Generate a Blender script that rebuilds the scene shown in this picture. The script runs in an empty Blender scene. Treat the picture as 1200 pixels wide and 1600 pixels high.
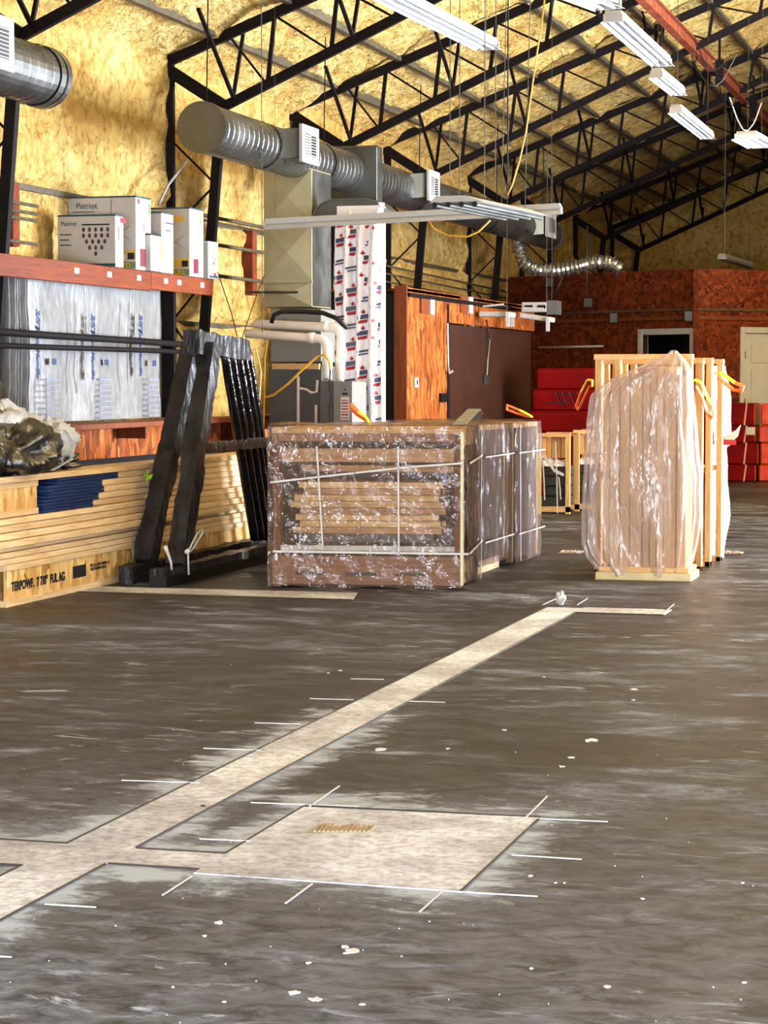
import bpy, bmesh, math, random
from mathutils import Vector, Matrix, noise
random.seed(7)
SC = bpy.context.scene
COL = SC.collection
# ------------------------------------------------------------------ camera
FPX, HC = 3500.0, 1.4
PIT = math.atan(208/FPX); YAW = math.atan(980/FPX*math.cos(PIT))
s_, c_ = math.sin(YAW), math.cos(YAW); sp_, cp_ = math.sin(PIT), math.cos(PIT)
VF = Vector((-s_*cp_, c_*cp_, -sp_)); VR = Vector((c_, s_, 0)); VU = Vector((-s_*sp_, c_*sp_, cp_))
EYE = Vector((0, 0, HC))
cd = bpy.data.cameras.new('camera'); cam = bpy.data.objects.new('camera', cd); COL.objects.link(cam)
cd.sensor_fit = 'HORIZONTAL'; cd.sensor_width = 36; cd.lens = FPX/1200*36; cd.clip_end = 200
mw = Matrix((VR, VU, -VF)).transposed().to_4x4(); mw.translation = EYE
cam.matrix_world = mw; SC.camera = cam
# ------------------------------------------------------------------ sky, daylight through the doors, added uplights, exposure
w = bpy.data.worlds.new('sky'); SC.world = w; w.use_nodes = True
wn = w.node_tree; bg = wn.nodes['Background']
sky = wn.nodes.new('ShaderNodeTexSky'); sky.sky_type = 'NISHITA'; sky.sun_elevation = math.radians(50); sky.sun_rotation = math.radians(200); sky.sun_disc = False
wn.links.new(sky.outputs[0], bg.inputs[0]); bg.inputs[1].default_value = 0.25
def area(name, loc, target, sx, sy, power, col):
    l = bpy.data.lights.new(name, 'AREA'); l.shape = 'RECTANGLE'; l.size = sx; l.size_y = sy; l.energy = power; l.color = col
    o = bpy.data.objects.new(name, l); COL.objects.link(o); o.location = loc
    o.rotation_euler = (Vector(target)-Vector(loc)).to_track_quat('-Z', 'Y').to_euler(); return o
# open roll-up doors: behind the camera and in the right-hand wall; uplights added
area('daylight_front_door', (-1.0, -2.35, 2.0), (-3.5, 14, 2.9), 7.5, 3.6, 620, (.76, .93, 1.22))
area('added_front_uplight', (-1.0, -2.0, .4), (-3.0, 9, 9.5), 7, 2, 2300, (.86, .94, 1.08))  # added uplight just inside the front door, there to brighten the ceiling
area('daylight_side_door', (7.9, 15.0, 1.9), (-4, 10.0, 2.4), 9.0, 3.4, 600, (.85, .94, 1.1))
area('added_floor_uplight', (3.2, 20.5, .12), (0.4, 17.2, 8.0), 3.0, 13, 22500, (.86, .95, 1.12))  # added lamp low over the indoor floor, standing in for sun bounce
SC.view_settings.view_transform = 'Standard'; SC.view_settings.look = 'None'
SC.view_settings.gamma = 1; SC.view_settings.use_curve_mapping = False
SC.view_settings.exposure = 0.06

# ------------------------------------------------------------------ helpers
def ray(x, y): return VF*FPX + VR*(x-600) + VU*(800-y)
def on(ax, val, x, y):
    r = ray(x, y); return EYE + r*((val-EYE[ax])/r[ax])
def onp(p0, n, x, y):
    r = ray(x, y); return EYE + r*((Vector(p0)-EYE).dot(n)/r.dot(n))
def lin(c):
    return tuple(((v/255)/12.92 if v/255 <= .04045 else ((v/255+.055)/1.055)**2.4) for v in c)
def tag(o, label=None, cat=None, group=None, kind=None):
    if label: o['label'] = label
    if cat: o['category'] = cat
    if group: o['group'] = group
    if kind: o['kind'] = kind
    return o
def thing(name, label, cat, loc=(0, 0, 0), rz=0, group=None):
    o = bpy.data.objects.new(name, None); COL.objects.link(o); o.location = loc; o.rotation_euler = (0, 0, rz)
    o.empty_display_size = .1
    return tag(o, label, cat, group)
def rootloc(p):
    v = Vector((0, 0, 0))
    while p is not None: v += Vector(p.location); p = p.parent
    return v
class B:
    def __init__(s): s.v = []; s.f = []
    def quad(s, *p):
        n = len(s.v); s.v += [Vector(q) for q in p]; s.f.append(tuple(range(n, n+len(p)))); return s
    def prism(s, pts, ext):
        n = len(s.v); k = len(pts); e = Vector(ext)
        s.v += [Vector(p) for p in pts] + [Vector(p)+e for p in pts]
        s.f.append(tuple(range(n, n+k))[::-1]); s.f.append(tuple(range(n+k, n+2*k)))
        for i in range(k):
            j = (i+1) % k; s.f.append((n+i, n+j, n+k+j, n+k+i))
        return s
    def box(s, a, b):
        x0, x1 = sorted((a[0], b[0])); y0, y1 = sorted((a[1], b[1])); z0, z1 = sorted((a[2], b[2]))
        return s.prism([(x0, y0, z0), (x1, y0, z0), (x1, y1, z0), (x0, y1, z0)], (0, 0, z1-z0))
    def beam(s, a, b, w, h, up=(0, 0, 1)):
        a = Vector(a); b = Vector(b); d = (b-a).normalized(); u = Vector(up)
        sd = d.cross(u)
        if sd.length < 1e-4: sd = d.cross(Vector((0, 1, 0)))
        sd.normalize(); u = sd.cross(d)
        return s.prism([a-sd*w/2-u*h/2, a+sd*w/2-u*h/2, a+sd*w/2+u*h/2, a-sd*w/2+u*h/2], b-a)
    def tube(s, pts, r, n=8, caps=True):
        pts = [Vector(p) for p in pts]; st = len(s.v); ref = None
        for i, p in enumerate(pts):
            d = (pts[min(i+1, len(pts)-1)]-pts[max(i-1, 0)]).normalized()
            if ref is None: ref = d.orthogonal().normalized()
            ref = (ref-d*ref.dot(d)).normalized(); q = d.cross(ref)
            rr = r[i] if isinstance(r, (list, tuple)) else r
            for k in range(n):
                a = 2*math.pi*k/n; s.v.append(p+ref*math.cos(a)*rr+q*math.sin(a)*rr)
        for i in range(len(pts)-1):
            for k in range(n):
                a = st+i*n+k; b = st+i*n+(k+1) % n; s.f.append((a, b, b+n, a+n))
        if caps:
            s.f.append(tuple(range(st, st+n))[::-1]); e = st+(len(pts)-1)*n; s.f.append(tuple(range(e, e+n)))
        return s
    def ribbon(s, pts, w, axis, t=.004):
        """flat strap through pts, width w along axis"""
        ax = Vector(axis).normalized()
        for a, b in zip(pts[:-1], pts[1:]):
            a = Vector(a); b = Vector(b); d = (b-a).normalized(); nn = d.cross(ax).normalized()
            s.prism([a-ax*w/2-nn*t/2, a+ax*w/2-nn*t/2, a+ax*w/2+nn*t/2, a-ax*w/2+nn*t/2], (b-a)*1.04)
        return s
    def grid(s, fn, nu, nv, close=False):
        st = len(s.v)
        for j in range(nv+1):
            for i in range(nu + (0 if close else 1)): s.v.append(Vector(fn(i/nu, j/nv)))
        m = nu if close else nu+1
        for j in range(nv):
            for i in range(nu):
                a = st+j*m+i; b = st+j*m+(i+1) % m; s.f.append((a, b, b+m, a+m))
        return s
    def obj(s, name, m, parent=None, smooth=False, local=False, bevel=0, label=None, kind=None):
        off = Vector((0, 0, 0)) if local else rootloc(parent)
        if parent is None and not local:      # origin at the base of the thing
            xs = [v.x for v in s.v]; ys = [v.y for v in s.v]; zs = [v.z for v in s.v]
            off = Vector(((min(xs)+max(xs))/2, (min(ys)+max(ys))/2, min(zs)))
        me = bpy.data.meshes.new(name); me.from_pydata([tuple(v-off) for v in s.v], [], s.f)
        bm = bmesh.new(); bm.from_mesh(me); bmesh.ops.recalc_face_normals(bm, faces=bm.faces)
        if bevel: bmesh.ops.bevel(bm, geom=bm.edges[:], offset=bevel, segments=1, affect='EDGES', clamp_overlap=True)
        bm.to_mesh(me); bm.free()
        if smooth: me.polygons.foreach_set('use_smooth', [True]*len(me.polygons))
        me.materials.append(m); o = bpy.data.objects.new(name, me); COL.objects.link(o)
        if parent is None and not local: o.location = off
        if parent is not None: o.parent = parent
        if label: o['label'] = label
        if kind: o['kind'] = kind
        return o
def text(s, size, org, right, up, m, parent, name='lettering', shear=0, bold=0, sx=1, local=False, lift=.002):
    c = bpy.data.curves.new('t', 'FONT'); c.body = s; c.size = size; c.shear = shear; c.offset = bold; c.extrude = .0006
    t = bpy.data.objects.new('t', c); COL.objects.link(t)
    me = bpy.data.meshes.new_from_object(t.evaluated_get(bpy.context.evaluated_depsgraph_get()))
    bpy.data.objects.remove(t)
    r = Vector(right).normalized(); u = Vector(up).normalized(); n = r.cross(u)
    off = Vector((0, 0, 0)) if local else rootloc(parent)
    for v in me.vertices:
        q = Vector(org)+r*v.co.x*sx+u*v.co.y+n*(v.co.z+lift)-off; v.co = q
    me.materials.clear(); me.materials.append(m)
    o = bpy.data.objects.new(name, me); COL.objects.link(o); o.parent = parent; return o

# ------------------------------------------------------------------ materials
def nodes(name):
    m = bpy.data.materials.new(name); m.use_nodes = True; nt = m.node_tree
    return m, nt, nt.nodes['Principled BSDF']
def coords(nt, sc=(1, 1, 1), kind='Object'):
    t = nt.nodes.new('ShaderNodeTexCoord'); mp = nt.nodes.new('ShaderNodeMapping'); mp.inputs['Scale'].default_value = sc
    nt.links.new(t.outputs[kind], mp.inputs[0]); return mp.outputs[0]
def tnoise(nt, vec, scale, det=4, rough=.55, dist=0):
    n = nt.nodes.new('ShaderNodeTexNoise'); n.inputs['Scale'].default_value = scale; n.inputs['Detail'].default_value = det
    n.inputs['Roughness'].default_value = rough; n.inputs['Distortion'].default_value = dist
    nt.links.new(vec, n.inputs['Vector']); return n.outputs['Fac']
def ramp(nt, fac, stops, interp='LINEAR'):
    r = nt.nodes.new('ShaderNodeValToRGB'); r.color_ramp.interpolation = interp
    e = r.color_ramp.elements
    while len(e) < len(stops): e.new(.5)
    for i, (p, c) in enumerate(stops): e[i].position = p; e[i].color = (*c[:3], 1) if len(c) >= 3 else (c[0],)*3+(1,)
    nt.links.new(fac, r.inputs[0]); return r.outputs[0]
def mixc(nt, f, a, b, mode='MIX'):
    x = nt.nodes.new('ShaderNodeMix'); x.data_type = 'RGBA'; x.blend_type = mode
    for sock, v in ((0, f), (6, a), (7, b)):
        if hasattr(v, 'links'): nt.links.new(v, x.inputs[sock])
        else: x.inputs[sock].default_value = v if sock == 0 else (*v[:3], 1)
    return x.outputs[2]
def mth(nt, op, a, b=0.0, c=None):
    x = nt.nodes.new('ShaderNodeMath'); x.operation = op
    for i, v in enumerate((a, b, c)):
        if v is None: continue
        if hasattr(v, 'links'): nt.links.new(v, x.inputs[i])
        else: x.inputs[i].default_value = v
    return x.outputs[0]
def bump(nt, b, h, st=.5, dist=.02):
    x = nt.nodes.new('ShaderNodeBump'); x.inputs['Strength'].default_value = st; x.inputs['Distance'].default_value = dist
    nt.links.new(h, x.inputs['Height']); nt.links.new(x.outputs[0], b.inputs['Normal'])
def mat(name, c1, c2=None, rough=.6, metal=0, scale=8, sc=(1, 1, 1), bst=.15, bd=.005, spec=.35):
    m, nt, b = nodes(name); v = coords(nt, sc); n = tnoise(nt, v, scale)
    c1 = lin(c1); c2 = lin(c2) if c2 else tuple(x*.8 for x in c1)
    nt.links.new(ramp(nt, n, [(.3, c2), (.7, c1)]), b.inputs['Base Color'])
    b.inputs['Roughness'].default_value = rough; b.inputs['Metallic'].default_value = metal; b.inputs['Specular IOR Level'].default_value = spec
    bump(nt, b, n, bst, bd); return m
def wood(name, c1, c2, axis, rough=.6):
    m, nt, b = nodes(name); sc = [14, 14, 14]; sc[axis] = 1.0; v = coords(nt, sc)
    n = tnoise(nt, v, 3, 6, .65, .6); base = ramp(nt, n, [(.3, lin(c2)), (.62, lin(c1))])
    kc = [3, 3, 3]; kc[axis] = 1.1; kv = coords(nt, kc)
    vo = nt.nodes.new('ShaderNodeTexVoronoi'); vo.inputs['Scale'].default_value = 1.6; nt.links.new(kv, vo.inputs['Vector'])
    k = ramp(nt, vo.outputs['Distance'], [(.03, (1, 1, 1)), (.09, (0, 0, 0))])
    ri = nt.nodes.new('ShaderNodeObjectInfo')
    tone = ramp(nt, ri.outputs['Random'], [(0, (.80, .76, .70)), (1, (1.08, 1.05, 1.0))])
    col = mixc(nt, k, base, tuple(x*.35 for x in lin(c2)))
    nt.links.new(mixc(nt, 1.0, col, tone, 'MULTIPLY'), b.inputs['Base Color']); b.inputs['Roughness'].default_value = rough; b.inputs['Specular IOR Level'].default_value = .2
    bump(nt, b, n, .25, .003); return m
def osb(name, cols, scale=9, rough=.65, sc=(1, 1, 1)):
    m, nt, b = nodes(name); v = coords(nt, sc)
    d = nt.nodes.new('ShaderNodeTexNoise'); d.inputs['Scale'].default_value = 9; nt.links.new(v, d.inputs['Vector'])
    va = nt.nodes.new('ShaderNodeVectorMath'); va.operation = 'MULTIPLY_ADD'; va.inputs[1].default_value = (.16, .16, .16)
    nt.links.new(d.outputs['Color'], va.inputs[0]); nt.links.new(v, va.inputs[2])
    vo = nt.nodes.new('ShaderNodeTexVoronoi'); vo.inputs['Scale'].default_value = scale; nt.links.new(va.outputs[0], vo.inputs['Vector'])
    n = tnoise(nt, v, 26, 4, .7)
    f = mth(nt, 'ADD', mth(nt, 'MULTIPLY', vo.outputs['Color'], .6), mth(nt, 'MULTIPLY', n, .4))
    k = len(cols)-1
    nt.links.new(ramp(nt, f, [(.22+.56*i/k, lin(c)) for i, c in enumerate(cols)]), b.inputs['Base Color'])
    b.inputs['Roughness'].default_value = .8; b.inputs['Specular IOR Level'].default_value = .15; bump(nt, b, f, .35, .004); return m
def foam_mat():
    m, nt, b = nodes('spray_foam'); v = coords(nt)
    n1 = tnoise(nt, v, .9, 5, .6, .4); n2 = tnoise(nt, v, 11, 6, .62, .6); n3 = tnoise(nt, coords(nt, (1, .6, 1)), 3.2, 6, .62, .3)
    c = ramp(nt, n1, [(.25, lin((216, 168, 82))), (.5, lin((236, 198, 116))), (.78, lin((245, 219, 148)))])
    c2 = ramp(nt, n3, [(.30, (.60, .48, .30)), (.42, (.88, .82, .70)), (.55, (1, 1, 1))])
    c3 = ramp(nt, n2, [(.36, (.62, .52, .36)), (.46, (.90, .86, .78)), (.54, (1, 1, 1))])  # darker hollows: crust colour plus shade painted between the lumps
    nt.links.new(mixc(nt, 1.0, mixc(nt, 1.0, c, c2, 'MULTIPLY'), c3, 'MULTIPLY'), b.inputs['Base Color'])
    b.inputs['Roughness'].default_value = .55; b.inputs['Specular IOR Level'].default_value = .35
    h = mth(nt, 'ADD', mth(nt, 'MULTIPLY', n3, 1.0), mth(nt, 'MULTIPLY', n2, .8)); bump(nt, b, h, 1.0, .2); return m
def metal(name, c, rough=.35, scale=2.2, sc=(1, 1, 1)):
    m, nt, b = nodes(name); v = coords(nt, sc); n = tnoise(nt, v, scale, 5, .6, .5); c = lin(c)
    nt.links.new(ramp(nt, n, [(.3, tuple(x*.7 for x in c)), (.7, c)]), b.inputs['Base Color']); b.inputs['Metallic'].default_value = .9
    nt.links.new(ramp(nt, n, [(.3, (rough-.1,)*3), (.7, (rough+.12,)*3)]), b.inputs['Roughness']); bump(nt, b, n, .1, .01); return m
def plastic(name, col, op_lo, op_hi, scale=5, sc=(1, 1, 1), rough=.12, bst=.9, spec=.9):
    """clear polythene: real see-through film with glossy creases"""
    m = bpy.data.materials.new(name); m.use_nodes = True; nt = m.node_tree; b = nt.nodes['Principled BSDF']
    out = nt.nodes['Material Output']; v = coords(nt, sc); n = tnoise(nt, v, scale*.6, 3, .5, .25); n2 = tnoise(nt, v, scale*1.3, 4, .6, .3)
    b.inputs['Base Color'].default_value = (*lin(col), 1); b.inputs['Roughness'].default_value = rough; b.inputs['Specular IOR Level'].default_value = spec
    h = mth(nt, 'ADD', mth(nt, 'ABSOLUTE', mth(nt, 'SUBTRACT', n, .5)), mth(nt, 'MULTIPLY', n2, .8)); bump(nt, b, h, bst, .06)
    tr = nt.nodes.new('ShaderNodeBsdfTransparent'); mx = nt.nodes.new('ShaderNodeMixShader')
    ridge = mth(nt, 'ABSOLUTE', mth(nt, 'SUBTRACT', n, .5))
    f = ramp(nt, ridge, [(0, (op_hi*.75,)*3), (.012, (op_lo,)*3), (.5, (op_lo,)*3)])
    nt.links.new(f, mx.inputs[0]); nt.links.new(tr.outputs[0], mx.inputs[1]); nt.links.new(b.outputs[0], mx.inputs[2]); nt.links.new(mx.outputs[0], out.inputs[0])
    return m
FOAM = foam_mat()
STEEL = mat('dark_steel', (22, 16, 15), (12, 9, 9), rough=.7, scale=20, spec=.12)
RUSTY = mat('rust_red_steel', (128, 62, 36), (84, 38, 24), rough=.75, scale=6, spec=.1)
PURL = mat('purlin_steel', (86, 76, 54), (54, 46, 34), rough=.6, metal=.1, scale=10)
GALV = metal('galvanised', (112, 112, 108), .32)
GALVD = metal('galvanised_dull', (100, 100, 94), .45)
CAPM = mat('duct_cap', (158, 150, 104), (142, 136, 94), rough=.6, metal=.0, scale=3)
RETM = mat('return_duct', (178, 168, 128), (150, 142, 108), rough=.42, metal=.45, scale=2)
WHITE = mat('white_enamel', (180, 180, 178), (170, 170, 168), rough=.4)
WPLAST = mat('white_pvc', (238, 228, 214), (226, 212, 196), rough=.35)
BLACK = mat('black', (14, 13, 13), (8, 8, 8), rough=.5)
DGREY = mat('dark_grey_cabinet', (96, 96, 92), (82, 82, 79), rough=.45, metal=.2, scale=3)
LGREY = mat('grey_cabinet', (136, 134, 126), (120, 118, 112), rough=.42, metal=.2, scale=3)
PINEY = wood('pine_along_y', (234, 210, 170), (202, 164, 116), 1)
PINEX = wood('pine_along_x', (236, 198, 146), (206, 156, 98), 0)
PINEZ = wood('pine_upright', (226, 186, 126), (198, 148, 88), 2)
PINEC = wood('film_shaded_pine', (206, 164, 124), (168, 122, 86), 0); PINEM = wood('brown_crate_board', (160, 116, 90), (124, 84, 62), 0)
PINED = wood('brown_timber', (126, 66, 34), (88, 44, 22), 2)
REDWOOD = wood('orange_stained_beam', (126, 58, 24), (92, 40, 18), 1)
OSBF = osb('fresh_osb', [(150, 104, 50), (196, 150, 86), (218, 178, 112), (238, 206, 146)], 18, sc=(1, 1, .4))
OSBO = osb('aged_osb', [(74, 34, 13), (118, 58, 22), (156, 84, 34), (190, 114, 54)], 22, sc=(1, 1, .35))
OSBD = osb('dark_osb', [(54, 20, 7), (84, 34, 12), (106, 46, 17), (130, 62, 26)], 20)
BLUE = wood('blue_painted_timber', (22, 50, 104), (14, 36, 80), 1)
INK = mat('ink', (24, 22, 24), rough=.7)
INKB = mat('blue_ink', (26, 44, 84), rough=.6)
INKR = mat('red_ink', (170, 36, 44), rough=.6)
CARD = mat('white_card', (206, 202, 196), (196, 192, 186), rough=.5)
CARDG = mat('grey_card', (178, 174, 168), (168, 164, 158), rough=.5)
TEAL = mat('teal_card', (28, 66, 84), rough=.5)
GREENC = mat('green_card', (104, 128, 76), rough=.5)
MAROON = mat('maroon_print', (108, 28, 40), rough=.5)
GOLD = mat('gold_print', (208, 170, 60), rough=.5)
REDB = mat('red_wrapped_carton', (122, 2, 1), (90, 1, 1), rough=.55, spec=.1, scale=4, bst=.4, bd=.02)
ORNG = mat('orange_wrapped_carton', (226, 78, 20), (190, 52, 14), rough=.3, scale=5, bst=.5, bd=.02)
YELL = mat('yellow_webbing', (240, 226, 40), (214, 196, 30), rough=.6)
ORW = mat('orange_webbing', (240, 112, 40), (214, 88, 30), rough=.6)
STRAP = mat('white_strapping', (214, 208, 198), rough=.4)
CORDY = mat('yellow_cord', (222, 166, 40), rough=.5)
WRAPB = mat('black_shrink_wrap', (50, 47, 46), (20, 19, 19), rough=.36, scale=12, sc=(1, 1, .4), bst=.8, bd=.03, spec=.22)
TUBEB = mat('glossy_black_film', (20, 20, 22), (10, 10, 11), rough=.12, scale=10, bst=.7, bd=.02, spec=1)
BAGW = mat('white_tarp', (196, 197, 200), (160, 162, 166), rough=.35, scale=9, bst=.8, bd=.02)
BAGB = mat('black_tarp', (18, 19, 23), (9, 9, 11), rough=.3, scale=9, bst=.9, bd=.03, spec=.8)
PEG = mat('brown_hardboard', (60, 32, 20), (44, 24, 15), rough=.5, scale=3)
FLEX = metal('foil', (210, 208, 200), .2, 30)
CASEB = mat('charcoal_case', (58, 60, 56), (40, 42, 40), rough=.45)
BUBBLE = mat('white_packing', (226, 230, 236), (186, 194, 204), rough=.3, scale=30, bst=.8, bd=.02)
BATT = mat('faced_insulation', (128, 127, 124), (100, 99, 97), rough=.45, metal=.0, scale=16, sc=(1, 1, .5), bst=.6, bd=.02)
ROPE = mat('white_rope', (232, 226, 214), rough=.7)
LEAF = mat('lime_tape', (156, 214, 40), rough=.6)
TAPE = mat('grey_strap', (150, 148, 144), (120, 118, 114), rough=.4)
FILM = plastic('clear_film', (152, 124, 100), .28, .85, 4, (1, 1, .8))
FILMD = plastic('clear_film_shaded', (92, 78, 70), .6, .85, 4, (1, 1, .7), rough=.25, bst=.7, spec=.22)  # darker copy of the clear film; dim crate sides put into its colour
FILMM = plastic('milky_film', (212, 188, 174), .42, .95, 4.5, (1, 1, .3), rough=.2)
CONC, nt, b = nodes('trench_fill_concrete')
v = coords(nt); n1 = tnoise(nt, v, 1.6, 6, .65); n2 = tnoise(nt, v, 26, 6, .7)
nt.links.new(mixc(nt, 1.0, ramp(nt, n1, [(.3, lin((166, 164, 172))), (.46, lin((192, 196, 212))), (.56, lin((228, 234, 250)))]), ramp(nt, n2, [(.38, (.60, .57, .52)), (.56, (1, 1, 1))]), 'MULTIPLY'), b.inputs['Base Color'])
b.inputs['Roughness'].default_value = .7; bump(nt, b, n2, .3, .004)

# ------------------------------------------------------------------ floor
def floor_mat():
    m, nt, b = nodes('stained_concrete'); v = coords(nt)
    big = tnoise(nt, v, .55, 6, .6, .4); st = tnoise(nt, coords(nt, (.8, 1.5, 1)), 2.2, 8, .68, .9); fine = tnoise(nt, coords(nt, (1, 1.6, 1)), 7, 9, .74, .6)
    f = mth(nt, 'ADD', mth(nt, 'MULTIPLY', big, .40), mth(nt, 'MULTIPLY', st, .60))
    base = ramp(nt, f, [(.40, lin((25, 23, 25))), (.47, lin((43, 42, 47))), (.54, lin((66, 67, 76))), (.62, lin((110, 117, 134)))])
    base = mixc(nt, 1.0, base, ramp(nt, fine, [(.38, (.45, .44, .43)), (.5, (1, 1, 1)), (.62, (1.55, 1.57, 1.6))]), 'MULTIPLY')
    grit = tnoise(nt, coords(nt, (1, 1.6, 1)), 46, 4, .7)
    base = mixc(nt, 1.0, base, ramp(nt, grit, [(.36, (.66,)*3), (.62, (1.25,)*3)]), 'MULTIPLY')
    # drifts of grey sanding dust on the nearer floor
    sy = nt.nodes.new('ShaderNodeSeparateXYZ'); nt.links.new(v, sy.inputs[0])
    near = ramp(nt, mth(nt, 'ADD', mth(nt, 'MULTIPLY', sy.outputs[1], .1), mth(nt, 'MULTIPLY', mth(nt, 'SUBTRACT', st, .5), .5)), [(.45, (1, 1, 1)), (.8, (0, 0, 0))])
    base = mixc(nt, mth(nt, 'MULTIPLY', near, .42), base, mixc(nt, ramp(nt, fine, [(.38, (0, 0, 0)), (.62, (1, 1, 1))]), lin((66, 70, 80)), lin((146, 154, 174))))
    # scuffs of pale residue
    sc = mth(nt, 'MULTIPLY', ramp(nt, tnoise(nt, coords(nt, (1, 2.6, 1)), 3.4, 7, .72, 1.0), [(.57, (0, 0, 0)), (.66, (1, 1, 1))]), ramp(nt, tnoise(nt, v, .8, 3), [(.46, (0, 0, 0)), (.62, (1, 1, 1))]))
    base = mixc(nt, mth(nt, 'MULTIPLY', sc, .75), base, lin((196, 212, 240)))
    # slurry left beside the saw cuts, a stain with a shape of its own
    sx = nt.nodes.new('ShaderNodeSeparateXYZ'); nt.links.new(v, sx.inputs[0])
    def sdf(x0, x1, y0, y1):
        dx = mth(nt, 'SUBTRACT', mth(nt, 'ABSOLUTE', mth(nt, 'SUBTRACT', sx.outputs[0], (x0+x1)/2)), (x1-x0)/2)
        dy = mth(nt, 'SUBTRACT', mth(nt, 'ABSOLUTE', mth(nt, 'SUBTRACT', sx.outputs[1], (y0+y1)/2)), (y1-y0)/2)
        return mth(nt, 'MAXIMUM', mth(nt, 'MAXIMUM', dx, mth(nt, 'MULTIPLY', dy, .55)), 0)
    d = mth(nt, 'MINIMUM', mth(nt, 'MINIMUM', sdf(-2.72, -2.5, 3, 8.8), sdf(-2.22, -1.43, 5.95, 6.93)), sdf(-4.5, -1.8, 5.95, 6.18))
    d = mth(nt, 'ADD', d, mth(nt, 'MULTIPLY', mth(nt, 'SUBTRACT', mth(nt, 'MULTIPLY', mth(nt, 'ADD', fine, st), .5), .5), 1.3))
    h = ramp(nt, d, [(.0, (1, 1, 1)), (.06, (.5,)*3), (.13, (0, 0, 0))])
    base = mixc(nt, mth(nt, 'MULTIPLY', h, .7), base, lin((204, 220, 246)))
    nt.links.new(base, b.inputs['Base Color'])
    nt.links.new(ramp(nt, f, [(.35, (.34,)*3), (.62, (.62,)*3)]), b.inputs['Roughness']); b.inputs['Specular IOR Level'].default_value = .22; bump(nt, b, mth(nt, 'ADD', st, mth(nt, 'MULTIPLY', fine, .5)), .2, .012)
    return m
XW = -7.7; YE = 43.6; XR = 8.3; Y0 = -2.4; RX = .3
fl = B().box((XW-.3, Y0-.2, -.15), (XR+.2, YE+.3, 0)).obj('floor', floor_mat(), local=True, kind='structure')
def slab(name, m, pts, z=.004, parent=None, label=None, kind=None):
    b_ = B(); b_.prism([(p[0], p[1], -.001) for p in pts], (0, 0, z)); return b_.obj(name, m, parent or fl, label=label, kind=kind)
def rect(x0, y0, x1, y1): return [(x0, y0), (x1, y0), (x1, y1), (x0, y1)]
slab('concrete_patch', CONC, rect(-2.715, 2.5, -2.50, 13.45), label='long pale concrete strip filling a sawn trench in the floor')
slab('concrete_patch', CONC, rect(-2.50, 5.96, -2.21, 6.16), z=.0042)
slab('concrete_patch', CONC, [(-2.21, 5.90), (-1.43, 5.88), (-1.43, 6.95), (-2.21, 6.92)], label='broad square pale concrete patch in the floor')
slab('concrete_patch', CONC, rect(-5.0, 5.87, -2.715, 6.17))
slab('concrete_patch', CONC, rect(-2.50, 13.20, -1.96, 13.50), label='short pale concrete strip at the far end of the long one')
slab('concrete_patch', CONC, [(-6.0, 13.62), (-4.0, 13.58), (-4.1, 14.02), (-6.0, 13.98)], label='pale concrete strip in front of the wrapped frame')
GROOVE = mat('saw_groove', (60, 54, 48), rough=.8); SCORE = mat('pale_score_line', (214, 208, 200), rough=.8)
g = B()
for a, b_ in (((-2.72, 2.5), (-2.72, 5.86)), ((-2.72, 6.18), (-2.72, 13.4)), ((-2.495, 2.5), (-2.495, 5.94)), ((-2.495, 6.18), (-2.495, 13.2)), ((-5, 6.18), (-2.72, 6.18)), ((-5, 5.86), (-2.72, 5.86)), ((-2.49, 6.17), (-2.21, 6.17)), ((-2.49, 5.95), (-2.21, 5.95)),
             ((-1.425, 5.88), (-1.425, 6.95)), ((-2.21, 6.94), (-1.43, 6.96)), ((-2.21, 6.17), (-2.21, 6.93)), ((-2.49, 13.19), (-1.96, 13.19)), ((-6, 13.6), (-4, 13.57))):
    g.beam((a[0], a[1], .003), (b_[0], b_[1], .003), .007, .004)
g.obj('saw_groove', GROOVE, fl, kind='stuff')
for a, b_ in (((190, 1221), (312, 1225)), ((318, 1171), (408, 1174)), ((398, 1131), (470, 1133)), ((484, 1093), (552, 1095)), ((548, 1062), (600, 1063)), ((484, 1262), (530, 1230)),
             ((855, 1246), (822, 1279)), ((840, 1281), (950, 1286)), ((800, 1338), (909, 1345)), ((705, 1395), (840, 1403)), ((692, 1394), (656, 1427)), ((300, 1371), (254, 1401)), ((488, 1383), (446, 1414)),
             ((70, 1415), (150, 1420)), ((312, 1313), (390, 1316)), ((392, 1256), (560, 1262)), ((1053, 945), (1035, 961)), ((918, 936), (902, 946)), ((848, 946), (872, 935)), ((0, 1497), (18, 1498)), ((635, 1097), (695, 1099))):
    p = on(2, 0, *a); q = on(2, 0, *b_)
    B().beam((p.x, p.y, .0045), (q.x, q.y, .0045), .005, .003).obj('saw_overcut', SCORE, fl)
g = B()
for i in range(13):
    p = on(2, 0, 492+i*7, 1301); q = on(2, 0, 500+i*7, 1291-2*math.sin(i)); g.beam((p.x, p.y, .005), (q.x, q.y, .005), .008, .004)
g.obj('trowel_mark', mat('rust_dust', (178, 150, 112), rough=.8), fl, kind='stuff')
g = B()
rs = random.Random(3)
spots = [(922, 1157, .05), (592, 1171, .035), (893, 1184, .02), (877, 1198, .02), (700, 1170, .015), (788, 1141, .015), (990, 1077, .03), (990, 1094, .014), (550, 1487, .035), (538, 1480, .02), (460, 1552, .02), (492, 1562, .025), (343, 1442, .02), (320, 1463, .01), (828, 1369, .014), (1005, 1405, .012), (868, 1380, .006), (882, 1380, .006), (1160, 1380, .008), (512, 1052, .012), (532, 1048, .018), (850, 1058, .012), (482, 1505, .01), (270, 1543, .007), (565, 1570, .012), (350, 1566, .007), (830, 1514, .008), (950, 1542, .012), (1163, 1536, .009)]
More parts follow.
